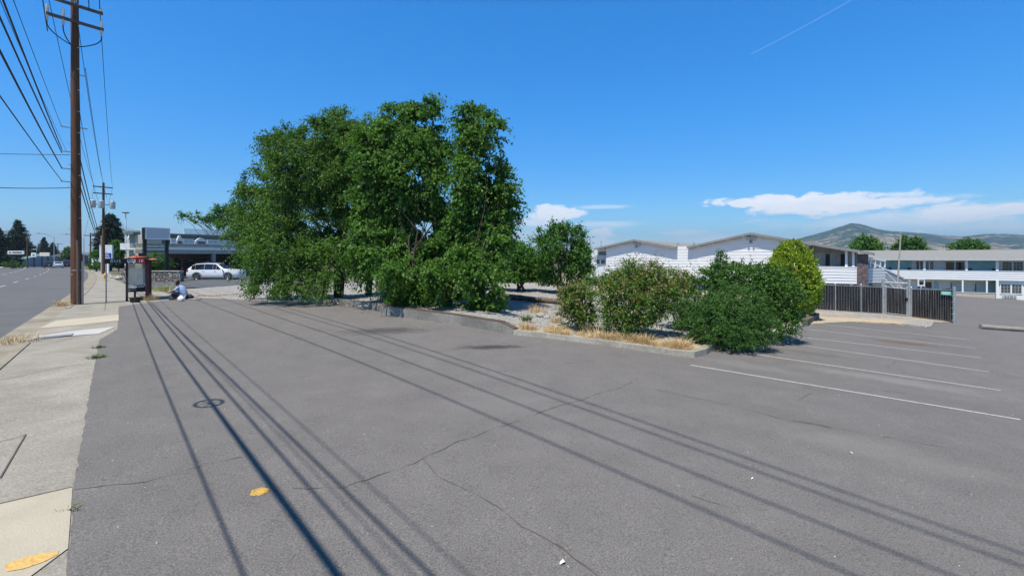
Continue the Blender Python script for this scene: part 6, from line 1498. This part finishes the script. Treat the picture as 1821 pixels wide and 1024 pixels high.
# shops across the street
def shop(label, u0, u1, v0, v1, Y, wall, roof, ang=0.0):
    a = P(u0, v1, Y); w_ = (u1 - u0) / F * Y; gb = on(a.x, a.y); h_ = CH + (V0 - v0) / F * Y - gb.z; t = thing('shop_building', label, 'building', gb, ang)
    mb = MB(); mb.b2((0, 0, -.2), (w_, 9, h_ - .9)); mb.build('wall', wall, t)
    mb = MB(); mb.prism([(-.3, -.6, h_ - .9), (-.3, 4.5, h_ + .3), (-.3, 9.4, h_ - .9)], (w_ + .6, 0, 0)); mb.build('roof', roof, t)
    n = max(2, int(w_ / 3.2))
    for i in range(n):
        mb = MB(); x = w_ * (i + .2) / n; mb.b2((x, -.05, .5), (x + w_ / n * .6, -.003, 2.2)); wn = mb.build('window', dark_glass, t); mb = MB(); mb.b2((x - .08, -.08, 2.203), (x + w_ / n * .6 + .08, -.003, 2.3)); mb.b2((x + w_ / n * .28, -.075, .5), (x + w_ / n * .32, -.052, 2.2)); mb.build('frame', white_trim, wn)
    mb = MB(); mb.b2((w_ * .45, -.04, 0), (w_ * .45 + 1, -.004, 2.1)); mb.build('door', ddoor_m, t); return t
shop('long building with a turquoise-grey roof behind the long white sign', -60, 45, 454, 470, 122, M('shop_bluegrey', (.22, .27, .36), .8, .1), M('shop_teal_roof', (.2, .36, .4), .6, .1))
shop('dark low shop under the pale sign with the green mark', 46, 70, 458, 470, 128, M('shop_dark', (.06, .06, .065), .8, .2), M('shop_brown_roof', (.1, .09, .085), .9, .2))
shop('dark shop under the blank cream board', 69, 92, 456, 470, 132, M('shop_dark_green', (.05, .06, .055), .8, .2), M('shop_black_roof', (.05, .05, .05), .9, .2))
shop('far shop with a dark pitched roof at the end of the street', 90, 112, 451, 470, 150, M('shop_maroon', (.16, .13, .14), .8, .2), M('shop_slate_roof', (.07, .07, .075), .9, .2))
for x, lab, mt, u in ((0, 'red and white banner stand beside the hedge across the street', M('banner_red', (.5, .05, .06), .6, .1), 40),):
    p = G(u, 474); t = thing('banner', lab, 'banner', p); mb = MB(); mb.tube([(0, 0, 0), (.05, 0, 2.6), (.5, 0, 3.0)], .03, 6); mb.build('pole', galv, t); mb = MB(); mb.prism([(.08, 0, .6), (.9, 0, .9), (1.0, 0, 2.6), (.1, 0, 2.5)], (0, .02, 0)); mb.build('cloth', mt, t); mb = MB(); mb.b2((.95, -.0, .5), (2.0, .05, 1.8)); mb.build('white_panel', white_paint, t)

# ------------------------------------------------------------------ hills
def hillmat(name, wood_c, grass_c, sc):
    m, nt_, b = newmat(name); vec = coords(nt_)
    f = noise(nt_, vec, sc, 8, .65, .3); f2 = noise(nt_, coords(nt_, (1, 1, 2.2)), sc * 7, 7, .8)
    ad = nt_.nodes.new('ShaderNodeMath'); ad.operation = 'MULTIPLY_ADD'; nt_.links.new(f2, ad.inputs[0]); ad.inputs[1].default_value = .9; nt_.links.new(f, ad.inputs[2])
    sp_ = nt_.nodes.new('ShaderNodeSeparateXYZ'); nt_.links.new(coords(nt_), sp_.inputs[0])
    at_ = nt_.nodes.new('ShaderNodeAttribute'); at_.attribute_name = 'grassy'; at_.attribute_type = 'GEOMETRY'
    a2 = nt_.nodes.new('ShaderNodeMath'); a2.operation = 'ADD'; nt_.links.new(ad.outputs[0], a2.inputs[0]); nt_.links.new(at_.outputs['Fac'], a2.inputs[1])
    c = mixc(nt_, wood_c, grass_c, ramp(nt_, a2.outputs[0], .9, 1.0))
    nt_.links.new(c, b.inputs['Base Color']); b.inputs['Roughness'].default_value = .95; b.inputs['Specular IOR Level'].default_value = 0.05; return m
def hill(name, prof, Y, depth, mat, seed, amp, nx_=260, ny_=40):
    """a ridge whose crest follows the measured profile; it falls away in front and behind"""
    us = [p[0] for p in prof]; vs_ = [p[1] for p in prof]; V = []; Gy = []
    for j in range(ny_):
        t = j / (ny_ - 1)
        for i in range(nx_):
            u = us[0] + (us[-1] - us[0]) * i / (nx_ - 1); v = float(np.interp(u, us, vs_)); y = Y + (t - .62) * depth; x = (u - U0) / F * y 
            hc = CH + (V0 - v) / F * y
            k = math.sin(math.pi * .5 * min(1, t / .62)) ** 1.15 if t < .62 else max(0, 1 - (t - .62) / .38)
            nz_ = mnoise.fractal(Vector((x / Y * 9 + seed, y / Y * 9, 0)), .8, 2.1, 6) ; fine = mnoise.fractal(Vector((x / Y * 70 + seed, y / Y * 70, 3)), .7, 2.1, 4)
            z = -12 + (hc + 12) * k + amp * nz_ * k * (1 - k) + amp * .05 * fine * k
            z = min(z, hc * (.985 if abs(t - .62) > .03 else 1))
            V.append((x, y, z)); Gy.append(-.08 + .12 * (1 - k) - .12 * max(0, (hc - 105) / 60) * k)
    Fc = [(j * nx_ + i, j * nx_ + i + 1, (j + 1) * nx_ + i + 1, (j + 1) * nx_ + i) for j in range(ny_ - 1) for i in range(nx_ - 1)]
    me = bpy.data.meshes.new(name); me.from_pydata(V, [], Fc); me.materials.append(mat); me.polygons.foreach_set('use_smooth', [True] * len(Fc))
    a_ = me.attributes.new('grassy', 'FLOAT', 'POINT'); a_.data.foreach_set('value', Gy); return tag(link(name, me), kind='structure')
hm = hillmat('hill_cover', (.016, .05, .03), (.3, .25, .17), .006)
hill('hill', [(1280, 450), (1340, 440), (1400, 429), (1440, 419), (1470, 411), (1488, 405), (1503, 399.5), (1514, 396.5), (1526, 397.5), (1540, 401), (1556, 406), (1572, 409.5), (1600, 412), (1640, 414.5), (1680, 419), (1710, 420.5), (1735, 418), (1755, 415.5), (1790, 416), (1830, 418), (1900, 416), (2000, 424), (2150, 440)], 2600, 2000, hm, 3.1, 70)
hill('hill', [(-500, 440), (-300, 446), (-100, 448), (0, 449), (60, 446), (100, 445), (140, 448), (190, 450), (260, 446), (330, 448), (420, 450), (520, 448), (620, 452)], 4200, 1800, hillmat('far_hill_cover', (.03, .05, .03), (.2, .18, .1), .0015), 8.7, 60, 160, 24)
hill('hill', [(600, 452), (760, 447), (900, 449), (1000, 446), (1100, 449), (1200, 446), (1300, 449), (1420, 447)], 4600, 1800, hillmat('mid_hill_cover', (.03, .05, .03), (.2, .18, .1), .0015), 5.2, 60, 140, 24)
# a dusty town plain of trees between the street and the hills
mb = MB()
tw = []
for _ in range(800):
    a = random.uniform(-1.05, 1.15); r = random.uniform(170, 900); x, y = math.sin(a) * r, math.cos(a) * r
    if x > 40 and y < 130 or x > 0 and r < 420 or -1.4 < x / y < -.55 and r < 480: continue
    tw.append((x, y, random.uniform(2.5, 6)))
pos = np.concatenate([np.array([x, y, g(x, y) + s * .45]) + rvec(50) * s * np.array([.5, .5, .42]) for x, y, s in tw]); n = len(pos)
tl_ = leaves('far_trees', pos, rvec(n), rvec(n) * .6 + np.array([0, 0, .6]), 1.0 + .7 * rng.random(n), .7 + .5 * rng.random(n), leafmat('far_tree_leaf', (.02, .05, .016), (.06, .11, .035), trans=.15, nscale=.05), None); tag(tl_, kind='stuff')

# ------------------------------------------------------------------ the air between here and the hills
if HAZE > 0:
    mb = MB(); mb.b2((-7000, -1600, -60), (7000, 7000, 330)); hz_o = mb.build('haze', None if False else bpy.data.materials.new('air'), None); tag(hz_o, kind='stuff')
    m = hz_o.data.materials[0]; m.use_nodes = True; nt_ = m.node_tree; nt_.nodes.remove(nt_.nodes['Principled BSDF']); pv = nt_.nodes.new('ShaderNodeVolumePrincipled')
    pv.inputs['Color'].default_value = (.62, .78, 1.0, 1); pv.inputs['Density'].default_value = HAZE; pv.inputs['Anisotropy'].default_value = .2
    nt_.links.new(pv.outputs[0], nt_.nodes['Material Output'].inputs['Volume'])
